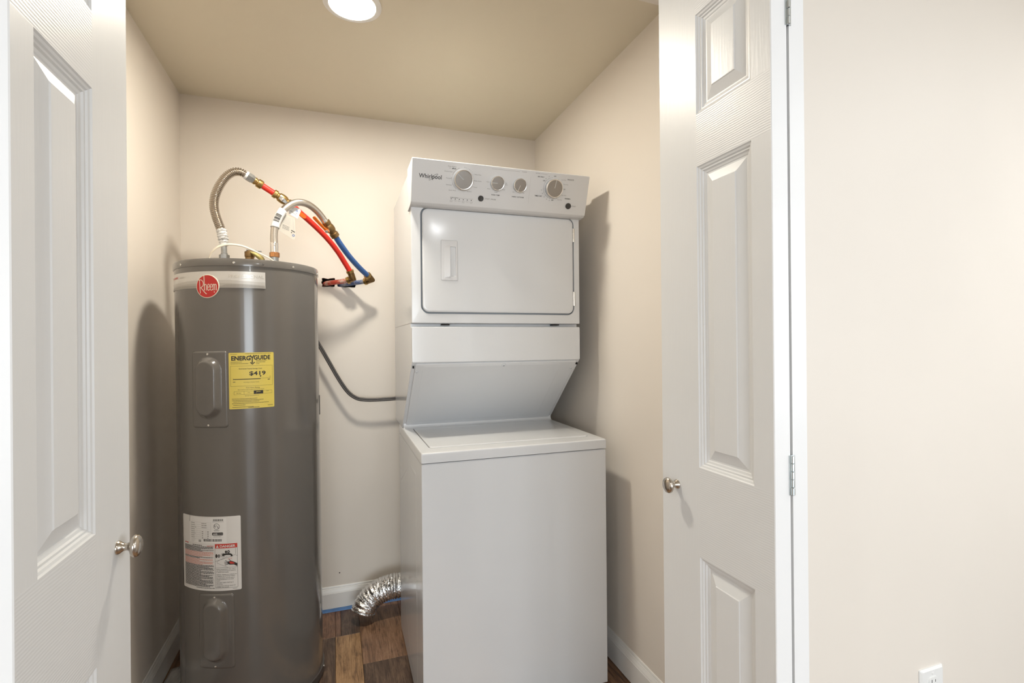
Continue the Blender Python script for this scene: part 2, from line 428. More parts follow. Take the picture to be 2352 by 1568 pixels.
# back wall with the two ragged cut-outs for the pipes
def back_wall():
    bm = BM()
    H1 = [(0.5936, 1.6276), (0.607, 1.6285), (0.622, 1.6255), (0.640, 1.6295), (0.6540, 1.6290), (0.6545, 1.6100), (0.6515, 1.5877), (0.632, 1.5885), (0.612, 1.5862), (0.5935, 1.5870), (0.5962, 1.5960), (0.5912, 1.6060), (0.5955, 1.6160)]
    H2 = [(0.664, 1.6035), (0.690, 1.6040), (0.720, 1.6030), (0.7490, 1.6035), (0.7515, 1.5960), (0.7475, 1.5868), (0.718, 1.5880), (0.690, 1.5872), (0.6680, 1.5884), (0.6655, 1.5950)]
    def loop(P, y): return [bm.verts.new((x, y, z)) for x, z in P]
    outer = loop([(0, 0), (W, 0), (W, ZC), (0, ZC)], 0.0)
    edges = []
    for L in (outer, loop(H1, 0.0), loop(H2, 0.0)):
        for i in range(len(L)): edges.append(bm.edges.new((L[i], L[(i + 1) % len(L)])))
    bmesh.ops.triangle_fill(bm, edges=edges, use_beauty=True)
    bm.verts.ensure_lookup_table()
    for L0, P in ((bm.verts[4:4 + len(H1)], H1), (bm.verts[4 + len(H1):4 + len(H1) + len(H2)], H2)):
        b = loop(P, 0.013); n = len(P)
        for i in range(n):
            f = bm.faces.new([L0[i], L0[(i + 1) % n], b[(i + 1) % n], b[i]]); f.material_index = 1
    o = bpy.data.objects.new('wall_back', bpy.data.meshes.new('wall_back'))
    bm.to_mesh(o.data); bm.free(); o.data.materials.append(M['wall']); o.data.materials.append(M['plaster'])
    C.objects.link(o); o['kind'] = 'structure'
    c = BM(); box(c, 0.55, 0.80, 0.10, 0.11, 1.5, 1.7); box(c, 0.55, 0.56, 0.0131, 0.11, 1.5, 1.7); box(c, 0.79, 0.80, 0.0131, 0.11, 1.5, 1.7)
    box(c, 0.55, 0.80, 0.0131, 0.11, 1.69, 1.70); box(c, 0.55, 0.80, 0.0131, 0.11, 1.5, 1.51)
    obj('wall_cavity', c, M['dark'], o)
    # shell behind the plaster so no daylight leaks in
    s = BM(); box(s, -0.1, W + 0.1, 0.115, 0.16, -0.02, ZC + 0.1); obj('wall_backing', s, M['plaster'], o)
    # the torn paper edges of the two holes
    t = BM()
    for P in (H1, H2):
        for i in range(len(P)):
            if i % 3 == 1: continue
            a = Vector((P[i][0], -0.0006, P[i][1])); b = Vector((P[(i + 1) % len(P)][0], -0.0006, P[(i + 1) % len(P)][1]))
            o2 = Vector(((a.x + b.x) / 2 - sum(p[0] for p in P) / len(P), 0, (a.z + b.z) / 2 - sum(p[1] for p in P) / len(P))).normalized()
            m = (a + b) / 2 + o2 * random.uniform(0.001, 0.005) + Vector((0, -0.003, 0))
            t.faces.new([t.verts.new(a), t.verts.new(b), t.verts.new(m)])
    obj('torn_edge', t, M['plaster'], o, smooth=False)
    # a nail hole low on the wall and small filled dents
    n = BM(); lathe(n, [(0.003, 0.0), (0.0025, 0.0012), (0.0008, 0.0016)], (0.6643, 0.0, 0.1779), (0, -1, 0), n=8)
    obj('nail_hole', n, M['dark'], o)
back_wall()

bm = BM(); box(bm, -0.11, 0.0, YI, 0.16, -0.02, ZC); struct('wall_left', bm, M['wall'])
bm = BM(); box(bm, W, W + 0.11, YI, 0.16, -0.02, ZC); struct('wall_right', bm, M['wall'])
bm = BM()
box(bm, RX0, OX0, YF, YI, 0, ZC); box(bm, OX1, RX1, YF, YI, 0, ZC); box(bm, OX0, OX1, YF, YI, OZ, ZC)
struct('wall_front', bm, M['wall'])
bm = BM(); box(bm, RX0 - 0.1, RX1 + 0.1, RY - 0.1, 0.16, ZC, ZC + 0.1); struct('ceiling', bm, M['ceil'])
bm = BM(); box(bm, RX0 - 0.1, RX0, RY, YI, 0, ZC); struct('wall_room_left', bm, M['wall'])
bm = BM(); box(bm, RX1, RX1 + 0.1, RY, -5.4, 0, ZC); box(bm, RX1, RX1 + 0.1, -3.8, YI, 0, ZC); box(bm, RX1, RX1 + 0.1, -5.4, -3.8, 0, 0.9); box(bm, RX1, RX1 + 0.1, -5.4, -3.8, 2.1, ZC)
struct('wall_room_right', bm, M['wall'])
bm = BM()   # rear wall of the room, opened for the added fill window
box(bm, RX0, -2.25, RY - 0.1, RY, 0, ZC); box(bm, 1.85, RX1, RY - 0.1, RY, 0, ZC); box(bm, -2.25, 1.85, RY - 0.1, RY, 0, 0.42); box(bm, -2.25, 1.85, RY - 0.1, RY, 2.18, ZC)
struct('wall_rear', bm, M['wall'])
bm = BM(); box(bm, RX0 - 0.1, RX1 + 0.1, RY - 0.1, 0.16, -0.12, -0.005); fl = struct('floor', bm, M['slab'])

# vinyl planks, each a piece of its own
def plank(x0, x1, y0, y1, m):
    g = 0.0006; b = 0.0012; t = BM()
    lo = [(x0 + g, y0 + g), (x1 - g, y0 + g), (x1 - g, y1 - g), (x0 + g, y1 - g)]
    hi = [(x0 + g + b, y0 + g + b), (x1 - g - b, y0 + g + b), (x1 - g - b, y1 - g - b), (x0 + g + b, y1 - g - b)]
    rows = [[t.verts.new((x, y, -0.0049)) for x, y in lo], [t.verts.new((x, y, -0.0012)) for x, y in lo], [t.verts.new((x, y, 0)) for x, y in hi]]
    for i in range(2):
        for k in range(4): t.faces.new([rows[i][k], rows[i][(k + 1) % 4], rows[i + 1][(k + 1) % 4], rows[i + 1][k]])
    t.faces.new(rows[2])
    return obj('plank', t, M[m], fl, smooth=False)
cols = [(-0.0, 0.075), (0.075, 0.25), (0.25, 0.356), (0.356, 0.538), (0.538, 0.644), (0.644, 0.75), (0.75, 0.94), (0.94, 1.05), (1.05, 1.24), (1.24, 1.345), (1.345, 1.535), (1.535, 1.64), (1.64, 1.72)]
special = {4: ([(-0.245, 'c'), (-0.86, 'c')]), 5: ([(-0.245, 'b'), (-1.02, 'd')]), 6: ([(-0.485, 'c'), (-1.2, 'a')])}
top = {4: 'a', 5: 'c', 6: 'd'}
rp = random.Random(5)
for i, (x0, x1) in enumerate(cols):
    if i == 5:      # the two narrow strips by the wall
        plank(0.6445, 0.668, -0.245, -0.012, 'wood_a'); plank(0.668, 0.75, -0.245, -0.012, 'wood_c')
        y = -0.245; cuts = [-1.02, -1.70, -2.5, -3.2]; k0 = 'b'
    elif i == 6: plank(x0, x1, -0.485, -0.012, 'wood_d'); y = -0.485; cuts = [-1.2, -1.95, -2.7, -3.3]; k0 = 'c'
    elif i == 4: plank(x0, x1, -0.245, -0.012, 'wood_a'); y = -0.245; cuts = [-0.9, -1.6, -2.3, -3.0]; k0 = 'c'
    else:
        y0 = -rp.uniform(0.2, 0.8); plank(x0, x1, y0, -0.012, 'wood_' + rp.choice('acd')); y = y0
        cuts = [y0 - 0.75 * (j + 1) for j in range(3)]; k0 = rp.choice('abcd')
    for j, c in enumerate(cuts):
        plank(x0, x1, c, y, 'wood_' + (k0 if j == 0 else rp.choice('abcd'))); y = c

# baseboards with an eased ogee top
BB = [(0, 0), (0.013, 0), (0.013, 0.082), (0.0118, 0.0835), (0.0118, 0.086), (0.0098, 0.092), (0.0065, 0.099), (0.0065, 0.1015), (0.0048, 0.1035), (0.0046, 0.108), (0.0028, 0.1125), (0, 0.1135)]
def baseboard(name, along, a0, a1, pos, sgn):
    t = BM()
    if along == 'x': prism(t, [(pos + sgn * p[0], p[1] + 0.004) for p in BB], a0, a1)
    else: prism(t, [(pos + sgn * p[0], p[1] + 0.004) for p in BB], a0, a1, axis='y')
    return struct(name, t, M['trim'])
baseboard('baseboard_back', 'x', 0.0, W, 0.0, -1)
baseboard('baseboard_left', 'y', YI, -0.0131, 0.0, 1)
baseboard('baseboard_right', 'y', YI, -0.0131, W, -1)
baseboard('baseboard_front', 'x', 1.52, RX1, YF, -1)

# strip of masking tape left along the foot of the back baseboard
bm = BM(); xs = [0.55 + 0.036 * i for i in range(20)]
up = [(x, -0.0136 - 0.0003 * random.random(), 0.0155 + random.uniform(-0.001, 0.0012)) for x in xs]
lo = [(x, -0.0150, 0.0022) for x in xs]; fo = [(x, -0.0205 + random.uniform(-0.001, 0.001), 0.0006) for x in xs]
for A, B in ((up, lo), (lo, fo)):
    for i in range(19): quad(bm, A[i], A[i + 1], B[i + 1], B[i])
bmesh.ops.remove_doubles(bm, verts=bm.verts[:], dist=1e-6)
tag(obj('masking_tape', bm, M['tape']), 'blue masking tape strip along the foot of the back baseboard', 'tape')

# scrap of plastic film on the floor between the left baseboard and the tank
bm = BM(); nx, ny = 8, 14; G = []
for i in range(nx + 1):
    row = []
    for j in range(ny + 1):
        x = 0.018 + 0.075 * i / nx; y = -0.62 + 0.36 * j / ny
        x = min(x, 0.353 - math.sqrt(max(0, 0.256 ** 2 - (y + 0.449) ** 2)) - 0.004) if abs(y + 0.449) < 0.25 else x
        row.append(bm.verts.new((x, y, 0.0015 + 0.030 * (i / nx) ** 2 + 0.012 * abs(math.sin(i * 0.9 + j * 0.5)) * (0.3 + 0.7 * i / nx) + random.uniform(0, 0.0015))))
    G.append(row)
for i in range(nx):
    for j in range(ny): bm.faces.new([G[i][j], G[i + 1][j], G[i + 1][j + 1], G[i][j + 1]])
film = obj('plastic_film', bm, M['film'], sharp=80)
md = film.modifiers.new('thick', 'SOLIDIFY'); md.thickness = 0.0006; md.offset = 1
tag(film, 'crumpled grey plastic film on the floor left of the water heater', 'plastic')

# ------------------------------------------------------------------ bifold doors
LW, TK, DZ0, DZ1, GAP = 0.320, 0.0355, 0.014, 2.122, 0.006
PANELS = [(0.24, 0.852), (1.041, 1.673), (1.783, 1.992)]
PX0, PX1 = 0.1265, 0.274       # panel opening measured from the far edge
PROF = [(0.0, 0.0), (0.002, -0.0022), (0.0055, -0.0034), (0.0075, -0.0058), (0.0105, -0.0062), (0.0125, -0.0088), (0.0165, -0.0098), (0.0185, -0.0112), (0.0215, -0.0112), (0.0415, -0.0042), (0.0432, -0.0026), (0.0465, -0.0022)]
def leaf(parent, mtx):
    """door leaf in (u along the width, v out of the face, z); returns leaf with three panels as sub-parts"""
    t = BM()
    px0, px1 = PX0, PX1
    zs = [DZ0] + [z for p in PANELS for z in p] + [DZ1]
    F = lambda a, b, c, d, mi: quad(t, *[mtx @ Vector((p[0], 0, p[1])) for p in ((a, b), (c, b), (c, d), (a, d))], mi=mi)
    e = 0.0015
    F(e, DZ0, px0, DZ1, 0)
    for z0, z1 in PANELS: F(px1, z0, LW - e, z1, 0)
    for i in range(0, len(zs), 2): F(px0, zs[i], LW - e, zs[i + 1], 1)
    def bx(a0, a1, b0, b1, mi):
        P = [mtx @ Vector(p) for p in ((a0, b0, DZ0), (a1, b0, DZ0), (a1, b1, DZ0), (a0, b1, DZ0), (a0, b0, DZ1), (a1, b0, DZ1), (a1, b1, DZ1), (a0, b1, DZ1))]
        for q in ((0, 1, 2, 3), (4, 5, 6, 7), (1, 2, 6, 5), (2, 3, 7, 6), (3, 0, 4, 7)): quad(t, *[P[k] for k in q], mi=mi)
    bx(0, LW, -0.0012, -TK, 2)
    for a in (0, LW):   # eased arrises
        s = 1 if a == 0 else -1
        quad(t, *[mtx @ Vector(p) for p in ((a + s * e, 0, DZ0), (a, -0.0012, DZ0), (a, -0.0012, DZ1), (a + s * e, 0, DZ1))], mi=2)
    o = obj('door_leaf', t, [M['door_v'], M['door_h'], M['door_e']], parent, sharp=20)
    for z0, z1 in PANELS:
        q = BM(); rows = []
        for d, h in PROF: rows.append([q.verts.new(mtx @ Vector(p)) for p in ((px0 + d, h, z0 + d), (px1 - d, h, z0 + d), (px1 - d, h, z1 - d), (px0 + d, h, z1 - d))])
        for i in range(len(rows) - 1):
            for k in range(4): q.faces.new([rows[i][k], rows[i][(k + 1) % 4], rows[i + 1][(k + 1) % 4], rows[i + 1][k]])
        q.faces.new(rows[-1])
        obj('door_panel', q, M['door_v'], o, sharp=12)
    return o

def hinge(parent, x, y, z0, z1):
    t = BM(); n = 5; h = (z1 - z0) / n
    for i in range(n):
        s = 0.0036 if i % 2 == 0 else 0.003
        lathe(t, [(s * 0.8, 0), (s, 0.0008), (s, h - 0.0012), (s * 0.8, h - 0.0004)], (x, y - 0.002, z0 + i * h), n=10)
    box(t, x - 0.0066, x - 0.0002, y - 0.001, y + 0.0012, z0, z1); box(t, x + 0.0002, x + 0.0066, y - 0.001, y + 0.0012, z0, z1)
    return obj('hinge', t, M['zinc'], parent)

def knob(parent, loc, axis):
    t = BM()
    lathe(t, [(0.0105, 0.0), (0.0105, 0.002), (0.0088, 0.0045), (0.0062, 0.008), (0.0055, 0.012), (0.0062, 0.0155), (0.010, 0.0180), (0.0145, 0.0200), (0.0168, 0.0225), (0.0172, 0.0250), (0.0160, 0.0280), (0.0125, 0.0306), (0.0075, 0.0322), (0.0015, 0.0328)], loc, axis, n=28)
    return obj('door_knob', t, M['nickel'], parent, sharp=60)

YO = -1.634
XL, XR = 0.3305, 1.3735
def bifold(name, x, s, ky, kz, label):
    """x: plane of the lead leaf's face; s: +1 when the face looks towards +x"""
    root = empty(name, (0, 0, 0)); tag(root, label, 'door', kind='structure')
    A = Matrix(((0, s, 0, x), (-1, 0, 0, YO), (0, 0, 1, 0), (0, 0, 0, 1)))
    leaf(root, A)
    B = Matrix(((0, -s, 0, x - s * (2 * TK + GAP)), (-1, 0, 0, YO), (0, 0, 1, 0), (0, 0, 0, 1)))
    leaf(root, B)
    hx = x - s * (TK + GAP / 2)
    for z0, z1 in ((0.20, 0.272), (1.034, 1.104), (1.863, 1.935)): hinge(root, hx, YO - LW - 0.0005, z0, z1)
    knob(root, (x, ky, kz), (s, 0, 0))
    return root
bifold('door_1', XL, 1, -1.686, 0.993, 'white panelled bifold door folded open on the left side of the closet')
bifold('door_2', XR, -1, -1.688, 0.987, 'white panelled bifold door folded open on the right side of the closet')
bm = BM(); box(bm, OX0, OX1, -1.648, -1.612, 2.126, 2.14); struct('trim_1', bm, M['zinc'])      # door track under the header

# ------------------------------------------------------------------ closet ceiling lamp and the room's lamps
def disc_lamp(name, x, y, lens, label):
    root = empty(name, (x, y, ZC)); tag(root, label, 'ceiling light')
    t = BM(); lathe(t, [(0.095, 0.0005), (0.0945, -0.0025), (0.088, -0.0055), (0.080, -0.0065), (0.0755, -0.0058), (0.0750, -0.0035)], n=48, caps=False); obj('trim_ring', t, M['trim'], root)
    t = BM(); lathe(t, [(0.0752, -0.0034), (0.06, -0.0042), (0.03, -0.0047), (0.002, -0.0048)], n=48); obj('lens', t, lens, root)
    return root
disc_lamp('ceiling_lamp', 0.716, -0.872, M['lens'], 'round flush ceiling light glowing above the water heater and washer')
for x, y, ln, lb_ in ((1.52, -3.7, 'room_lens_dim', 'round ceiling light in the room straight out from the closet'), (3.2, -2.75, 'room_lens', 'round ceiling light in the room near the right-hand wall outlet'),
                 (-1.1, -3.3, 'room_lens', 'unseen round ceiling light added as room fill, left of the closet doors'), (1.35, -7.2, 'room_lens', 'round ceiling light at the far end of the room, by the added fill window'),  # the lamp left of the doors is unseen, added to fill the room
                 (-0.9, -5.6, 'room_lens', 'unseen round ceiling light added as frontal fill, mid-room on its left half')):  # unseen lamp, added to send more frontal light into the closet
    disc_lamp('ceiling_lamp', x, y, M[ln], lb_)['group'] = 'ceiling lights of the room in front'

# ------------------------------------------------------------------ outlet on the wall at the right
out = empty('wall_outlet', (2.2057, YF, 0.335)); tag(out, 'white duplex wall outlet low on the wall right of the folded door', 'outlet')
t = BM(); fy = lambda a, b, d: (a, -d, b)
loft(t, [(rr(-0.047, 0.047, -0.0635, 0.0615, 0.004), 0.0), (rr(-0.047, 0.047, -0.0635, 0.0615, 0.004), 0.003), (rr(-0.0415, 0.0415, -0.058, 0.056, 0.003), 0.0075)], fy)
obj('cover_plate', t, M['plastic_white'], out)
for zc in (0.024, -0.024):
    t = BM(); loft(t, [(rr(-0.0175, 0.0175, zc - 0.0145, zc + 0.0145, 0.010), 0.0072), (rr(-0.0175, 0.0175, zc - 0.0145, zc + 0.0145, 0.010), 0.0092), (rr(-0.0165, 0.0165, zc - 0.0135, zc + 0.0135, 0.009), 0.0098)], fy)
    r_ = obj('receptacle', t, M['plastic_white'], out)
    for x_, L_ in ((-0.007, 0.008), (0.007, 0.007)): t = BM(); box(t, x_ - 0.001, x_ + 0.001, -0.0100, -0.009, zc, zc + L_); obj('slot', t, M['dark'], r_)
    t = BM(); lathe(t, [(0.0022, 0), (0.0022, 0.0008)], (0, -0.0095, zc - 0.006), (0, -1, 0), n=10); obj('ground_hole', t, M['dark'], r_)
for z_ in (0.0, 0.0475): t = BM(); lathe(t, [(0.0034, 0), (0.0034, 0.001), (0.002, 0.0018)], (0, -0.0075, z_), (0, -1, 0), n=12); obj('screw', t, M['plastic_white'], out)

# ------------------------------------------------------------------ water heater
HR = 0.245
heater = empty('water_heater', (0.353, -0.449, 0.0), (0, -0.0069, 0))
tag(heater, 'tall grey cylindrical water heater with a round red badge and stickers', 'water heater')
def cyl(a, z, h):
    r = HR + h; t = math.radians(a); return (r * math.cos(t), r * math.sin(t), z)
DEG = 180 / PI / HR       # degrees of arc per metre on the jacket
t = BM(); lathe(t, [(HR - 0.012, 0.028), (HR - 0.003, 0.028), (HR, 0.030), (HR, 1.585), (HR - 0.004, 1.587)], n=160)
jacket = obj('tank_jacket', t, M['tank'], heater)
t = BM(); lathe(t, [(HR + 0.0005, 1.5765), (HR + 0.0032, 1.577), (HR + 0.0036, 1.580), (HR + 0.0034, 1.5975), (HR + 0.001, 1.6025), (HR - 0.006, 1.6035), (HR - 0.02, 1.6035), (HR - 0.024, 1.6015), (0.12, 1.6035), (0.002, 1.6040)], n=160)
cap = obj('top_cap', t, M['tank'], heater)
t = BM(); lathe(t, [(HR - 0.01, 0.002), (HR + 0.002, 0.002), (HR + 0.0042, 0.005), (HR + 0.0042, 0.032), (HR + 0.001, 0.0335)], n=160)
base = obj('base_band', t, M['tank_dark'], heater)
def screws(parent, L, h, r=0.0042):
    for a, z in L:
        t = BM(); d = math.radians(a); ax = (math.cos(d), math.sin(d), 0)
        lathe(t, [(r * 1.1, -0.001), (r * 1.1, 0.0004), (r * 0.95, 0.0016), (r * 0.45, 0.0024), (r * 0.42, 0.0016), (0.0003, 0.0014)], cyl(a, z, h), ax, n=12)
        obj('screw', t, M['screw'], parent)
screws(cap, [(-140.4, 1.587), (-93, 1.587), (-47.4, 1.587), (-8, 1.583), (42, 1.587), (105, 1.587), (170, 1.587)], 0.0035)
screws(base, [(-7.0, 0.022), (-97, 0.022), (-152, 0.022)], 0.0042)
t = BM(); lathe(t, [(0.0035, 0), (0.003, 0.0012), (0.0006, 0.0016)], cyl(-72, 1.5875, 0.0034), (math.cos(math.radians(-72)), math.sin(math.radians(-72)), 0), n=10); obj('rivet', t, M['tank'], cap)

def smooth01(x): x = max(0.0, min(1.0, x)); return x * x * (3 - 2 * x)
def access_cover(a0, a1, z0, z1, bz0, bz1, bw, off):
    nx, nz = 44, 88; ac = (a0 + a1) / 2; w = (a1 - a0) / DEG; t = BM(); G = []
    R = 0.010
    for j in range(nz + 1):
        row = []
        for i in range(nx + 1):
            z = z0 + (z1 - z0) * j / nz; s = -w / 2 + w * i / nx
            # pull the corners round
            dx = max(0, abs(s) - (w / 2 - R)); dz = max(0, abs(z - (z0 + z1) / 2) - ((z1 - z0) / 2 - R))
            sx, zz = s, z
            if dx > 0 and dz > 0:
                l = math.hypot(dx, dz); m = max(dx, dz); k = m / l
                sx = math.copysign(w / 2 - R + dx * k, s); zz = (z0 + z1) / 2 + math.copysign((z1 - z0) / 2 - R + dz * k, z - (z0 + z1) / 2)
                e = R - m
            else: e = min(w / 2 - abs(s), (z1 - z0) / 2 - abs(z - (z0 + z1) / 2))
            h = 0.0042 * smooth01(e / 0.004)
            # pill-shaped bulge
            hw = bw / 2; so = sx - off
            zq = max(bz0 + hw, min(bz1 - hw, zz)); d = hw - math.hypot(so, zz - zq)
            h += 0.019 * smooth01(d / 0.019)
            row.append(t.verts.new(cyl(ac + sx * DEG, zz, h)))
        G.append(row)
    for j in range(nz):
        for i in range(nx): t.faces.new([G[j][i], G[j][i + 1], G[j + 1][i + 1], G[j + 1][i]])
    edge = G[0] + [r[-1] for r in G[1:]] + G[-1][-2::-1] + [r[0] for r in G[-2:0:-1]]
    lo = [t.verts.new((v.co.x * (HR - 0.001) / math.hypot(v.co.x, v.co.y), v.co.y * (HR - 0.001) / math.hypot(v.co.x, v.co.y), v.co.z)) for v in edge]
    for i in range(len(edge)): t.faces.new([edge[i], edge[(i + 1) % len(edge)], lo[(i + 1) % len(edge)], lo[i]])
    o = obj('access_cover', t, M['tank'], heater, sharp=60)
    p = Print(lambda a, z, h: cyl(a, z, h), DEG)      # embossed caution lines low on the bulge
    zc = bz0 + bw * 0.62
    for k in range(5): p.fine(ac + (off - 0.013) * DEG, ac + (off + 0.013) * DEG, zc + 0.0068 * k, 0.0012, M['tank'], 0.0238)
    p.build('embossed_lines', o)
    screws(o, [(ac + 0.0, z1 - 0.0105), (ac + 0.0, z0 + 0.0095)], 0.004, 0.0036)
    return o
access_cover(-128.6, -98.9, 1.026, 1.2868, 1.055, 1.268, 0.092, 0.0)
access_cover(-125.6, -96.6, 0.2075, 0.4615, 0.231, 0.451, 0.086, 0.0)

def sticker(name, a0, a1, z0, z1, m, th=0.0005, n=24, rc=0.004):
    t = BM(); P = rr(a0 / DEG, a1 / DEG, z0, z1, rc, 4)
    # grid columns follow the jacket; rounded corners by clamping the column ends
    def span(x):
        d = max(0.0, max(a0 / DEG + rc - x, x - (a1 / DEG - rc))); c = rc - math.sqrt(max(0, rc * rc - d * d)) if d > 0 else 0
        return z0 + c, z1 - c
    xs = sorted(set([a0 / DEG + rc * (1 - math.cos(k * PI / 8)) for k in range(5)] + [a1 / DEG - rc * (1 - math.cos(k * PI / 8)) for k in range(5)] + [a0 / DEG + rc + (a1 - a0 - 2 * rc * DEG) / DEG * k / n for k in range(n + 1)]))
    up, lo = [], []
    for x in xs:
        b, c = span(x); up.append((t.verts.new(cyl(x * DEG, c, th)), t.verts.new(cyl(x * DEG, c, -0.0002)))); lo.append((t.verts.new(cyl(x * DEG, b, th)), t.verts.new(cyl(x * DEG, b, -0.0002))))
    for i in range(len(xs) - 1):
        t.faces.new([lo[i][0], lo[i + 1][0], up[i + 1][0], up[i][0]])
        t.faces.new([up[i][0], up[i + 1][0], up[i + 1][1], up[i][1]]); t.faces.new([lo[i][0], lo[i + 1][0], lo[i + 1][1], lo[i][1]])
    for i in (0, -1): t.faces.new([lo[i][0], up[i][0], up[i][1], lo[i][1]])
    return obj(name, t, m, heater, sharp=50)

# --- badge band with pale waves and lettering
band = sticker('badge_band', -176.0, -70.7, 1.5015, 1.558, M['silver_band'], 0.0016, 40, 0.001)
band['label'] = 'silver badge band with pale lettering'
p = Print(cyl, DEG)
def wave(f_lo, f_hi, a0, a1, m, h, n=40):
    for i in range(n):
        a = a0 + (a1 - a0) * i / n; b = a0 + (a1 - a0) * (i + 1) / n
        p.face([(a, f_lo(a)), (b, f_lo(b)), (b, f_hi(b)), (a, f_hi(a))], m, h)
A0, A1 = -176.0, -71.0
w1 = lambda a: 1.5155 + 0.0125 * math.sin(PI * max(0, min(1, (a - A0) / 128)))
w2 = lambda a: 1.508 + 0.010 * math.sin(PI * max(0, min(1, (a + 172) / 118)))
w3 = lambda a: 1.5045 + 0.0065 * math.sin(PI * max(0, min(1, (a + 178) / 92))) if a < -100 else 1.5045 + 0.0065 * math.sin(PI * max(0, min(1, (a + 178) / 92))) + 0.0085 * math.sin(PI * max(0, min(1, (a + 108) / 44)))
lo = lambda a: 1.5018
wave(lo, w1, A0, A1, M['wave1'], 0.0018); wave(lo, w2, A0, A1, M['wave2'], 0.0020); wave(lo, w3, A0, A1, M['wave3'], 0.0022)
p.text('PROFESSIONAL', -84.5, 1.5415, 0.0105, M['silver_letters'], 0.0021, width=25.2, bold=0.012)
p.text('CLASSIC', -152.5, 1.543, 0.0065, M['red_ink'], 0.0020, width=13.5, bold=0.012)
p.text('SERIES', -139.5, 1.5415, 0.0055, M['wave1'], 0.0020, width=7.0)
p.build('lettering', band)

# --- round badge
def dome(name, a, z, r, m, th):
    t = BM(); rows = []; n = 48
    for q, h in ((1.0, 0.0), (1.0, th * 0.7), (0.985, th), (0.75, th), (0.5, th), (0.25, th)):
        rows.append([t.verts.new(cyl(a + r * q * DEG * math.cos(2 * PI * k / n), z + r * q * math.sin(2 * PI * k / n), h)) for k in range(n)])
    for i in range(len(rows) - 1):
        for k in range(n): t.faces.new([rows[i][k], rows[i][(k + 1) % n], rows[i + 1][(k + 1) % n], rows[i + 1][k]])
    t.faces.new(rows[-1])
    return obj(name, t, m, heater)
BA, BZ = -113.2, 1.5068
badge = dome('round_badge', BA, BZ, 0.0400, M['cream'], 0.0040); badge['label'] = 'round red badge with cream lettering'
p = Print(cyl, DEG)
p.disc(BA, BZ, 0.0375, M['badge_red'], 0.0044, n=48)
# hand-built lettering: tall h ascender, swooping R, condensed 'eem'
def bp_(u, v): return (BA + u * 0.0375 * DEG, BZ + v * 0.0375)
w = 0.0021
p.stroke([bp_(-0.70, 0.60), bp_(-0.69, 0.2), bp_(-0.67, -0.25), bp_(-0.64, -0.64)], w * 1.1, M['cream'], 0.0048)
p.stroke([bp_(x, y) for x, y in ((-0.78, 0.56), (-0.66, 0.60), (-0.50, 0.57), (-0.38, 0.44), (-0.33, 0.26), (-0.36, 0.08), (-0.46, -0.05), (-0.58, -0.10))], w, M['cream'], 0.0048)
p.stroke([bp_(x, y) for x, y in ((-0.60, -0.10), (-0.45, -0.26), (-0.28, -0.47), (-0.10, -0.66), (-0.03, -0.70))], w * 1.15, M['cream'], 0.0048)
p.stroke([bp_(-0.27, 0.965), bp_(-0.255, 0.5), bp_(-0.24, 0.0), bp_(-0.225, -0.38)], w * 1.2, M['cream'], 0.0048)
p.stroke([bp_(x, y) for x, y in ((-0.23, 0.06), (-0.17, 0.17), (-0.08, 0.17), (-0.045, 0.06), (-0.04, -0.38))], w * 1.05, M['cream'], 0.0048)
for ex in (0.155, 0.405):
    p.stroke([bp_(ex + x, y) for x, y in ((-0.085, -0.08), (0.085, -0.08), (0.085, 0.06), (0.05, 0.16), (-0.01, 0.19), (-0.07, 0.14), (-0.095, 0.0), (-0.095, -0.2), (-0.07, -0.34), (0.0, -0.385), (0.07, -0.33), (0.09, -0.24))], w * 0.95, M['cream'], 0.0048)
for x0, y1 in ((0.56, 0.19), (0.70, 0.12), (0.84, 0.10)):
    p.stroke([bp_(x0, y1), bp_(x0 + 0.005, -0.37)], w * 0.95, M['cream'], 0.0048)
for x0 in (0.56, 0.70):
    p.stroke([bp_(x0 + x, y) for x, y in ((0.0, 0.08), (0.05, 0.18), (0.10, 0.17), (0.14, 0.08))], w * 0.95, M['cream'], 0.0048)
p.disc(*bp_(0.66, -0.53), 0.0018, M['cream'], 0.0048, n=10)
p.build('lettering', badge)['kind'] = 'stuff'

# --- yellow energy sticker
eg = sticker('energy_sticker', -98.1, -65.2, 1.0872, 1.2795, M['yellow'], 0.0005, 24, 0.003); eg['label'] = 'yellow energy cost sticker with black print'
p = Print(cyl, DEG)
K = M['ink']
fx = lambda x: -98.0 + (x - 172) / (1250 - 172) * 32.7
fz = lambda y: 1.2795 - (y - 95) / (1430 - 95) * 0.1923
R_ = random.Random(3)
def E_fine(x0, x1, y, h=0.0011, m=K): p.fine(fx(x0), fx(x1), fz(y), h, m, 0.0008, R_)
E_fine(210, 370, 132, 0.0010); E_fine(565, 1185, 120, 0.0012)
p.text('ENERG', fx(232), fz(222), 0.0150, K, 0.0008, width=fx(690) - fx(232), align='L', bold=0.035)
p.text('GUIDE', fx(1165), fz(212), 0.0150, K, 0.0008, width=fx(1165) - fx(762), align='R', bold=0.035)
ym = fx(727)
p.stroke([(fx(680), fz(158)), (fx(727), fz(222))], 0.0031, K, 0.0008); p.stroke([(fx(772), fz(156)), (fx(727), fz(222))], 0.0031, K, 0.0008)
p.rect(ym - 0.0016 * DEG, fz(350), ym + 0.0016 * DEG, fz(215), K, 0.0008)
p.stroke([(fx(682), fz(328)), (fx(731), fz(375)), (fx(782), fz(326))], 0.0030, K, 0.0008)
E_fine(215, 490, 315, 0.0013); E_fine(215, 635, 355, 0.0013); E_fine(820, 1075, 288, 0.0012); E_fine(820, 1040, 325, 0.0014); E_fine(820, 895, 366, 0.0013)
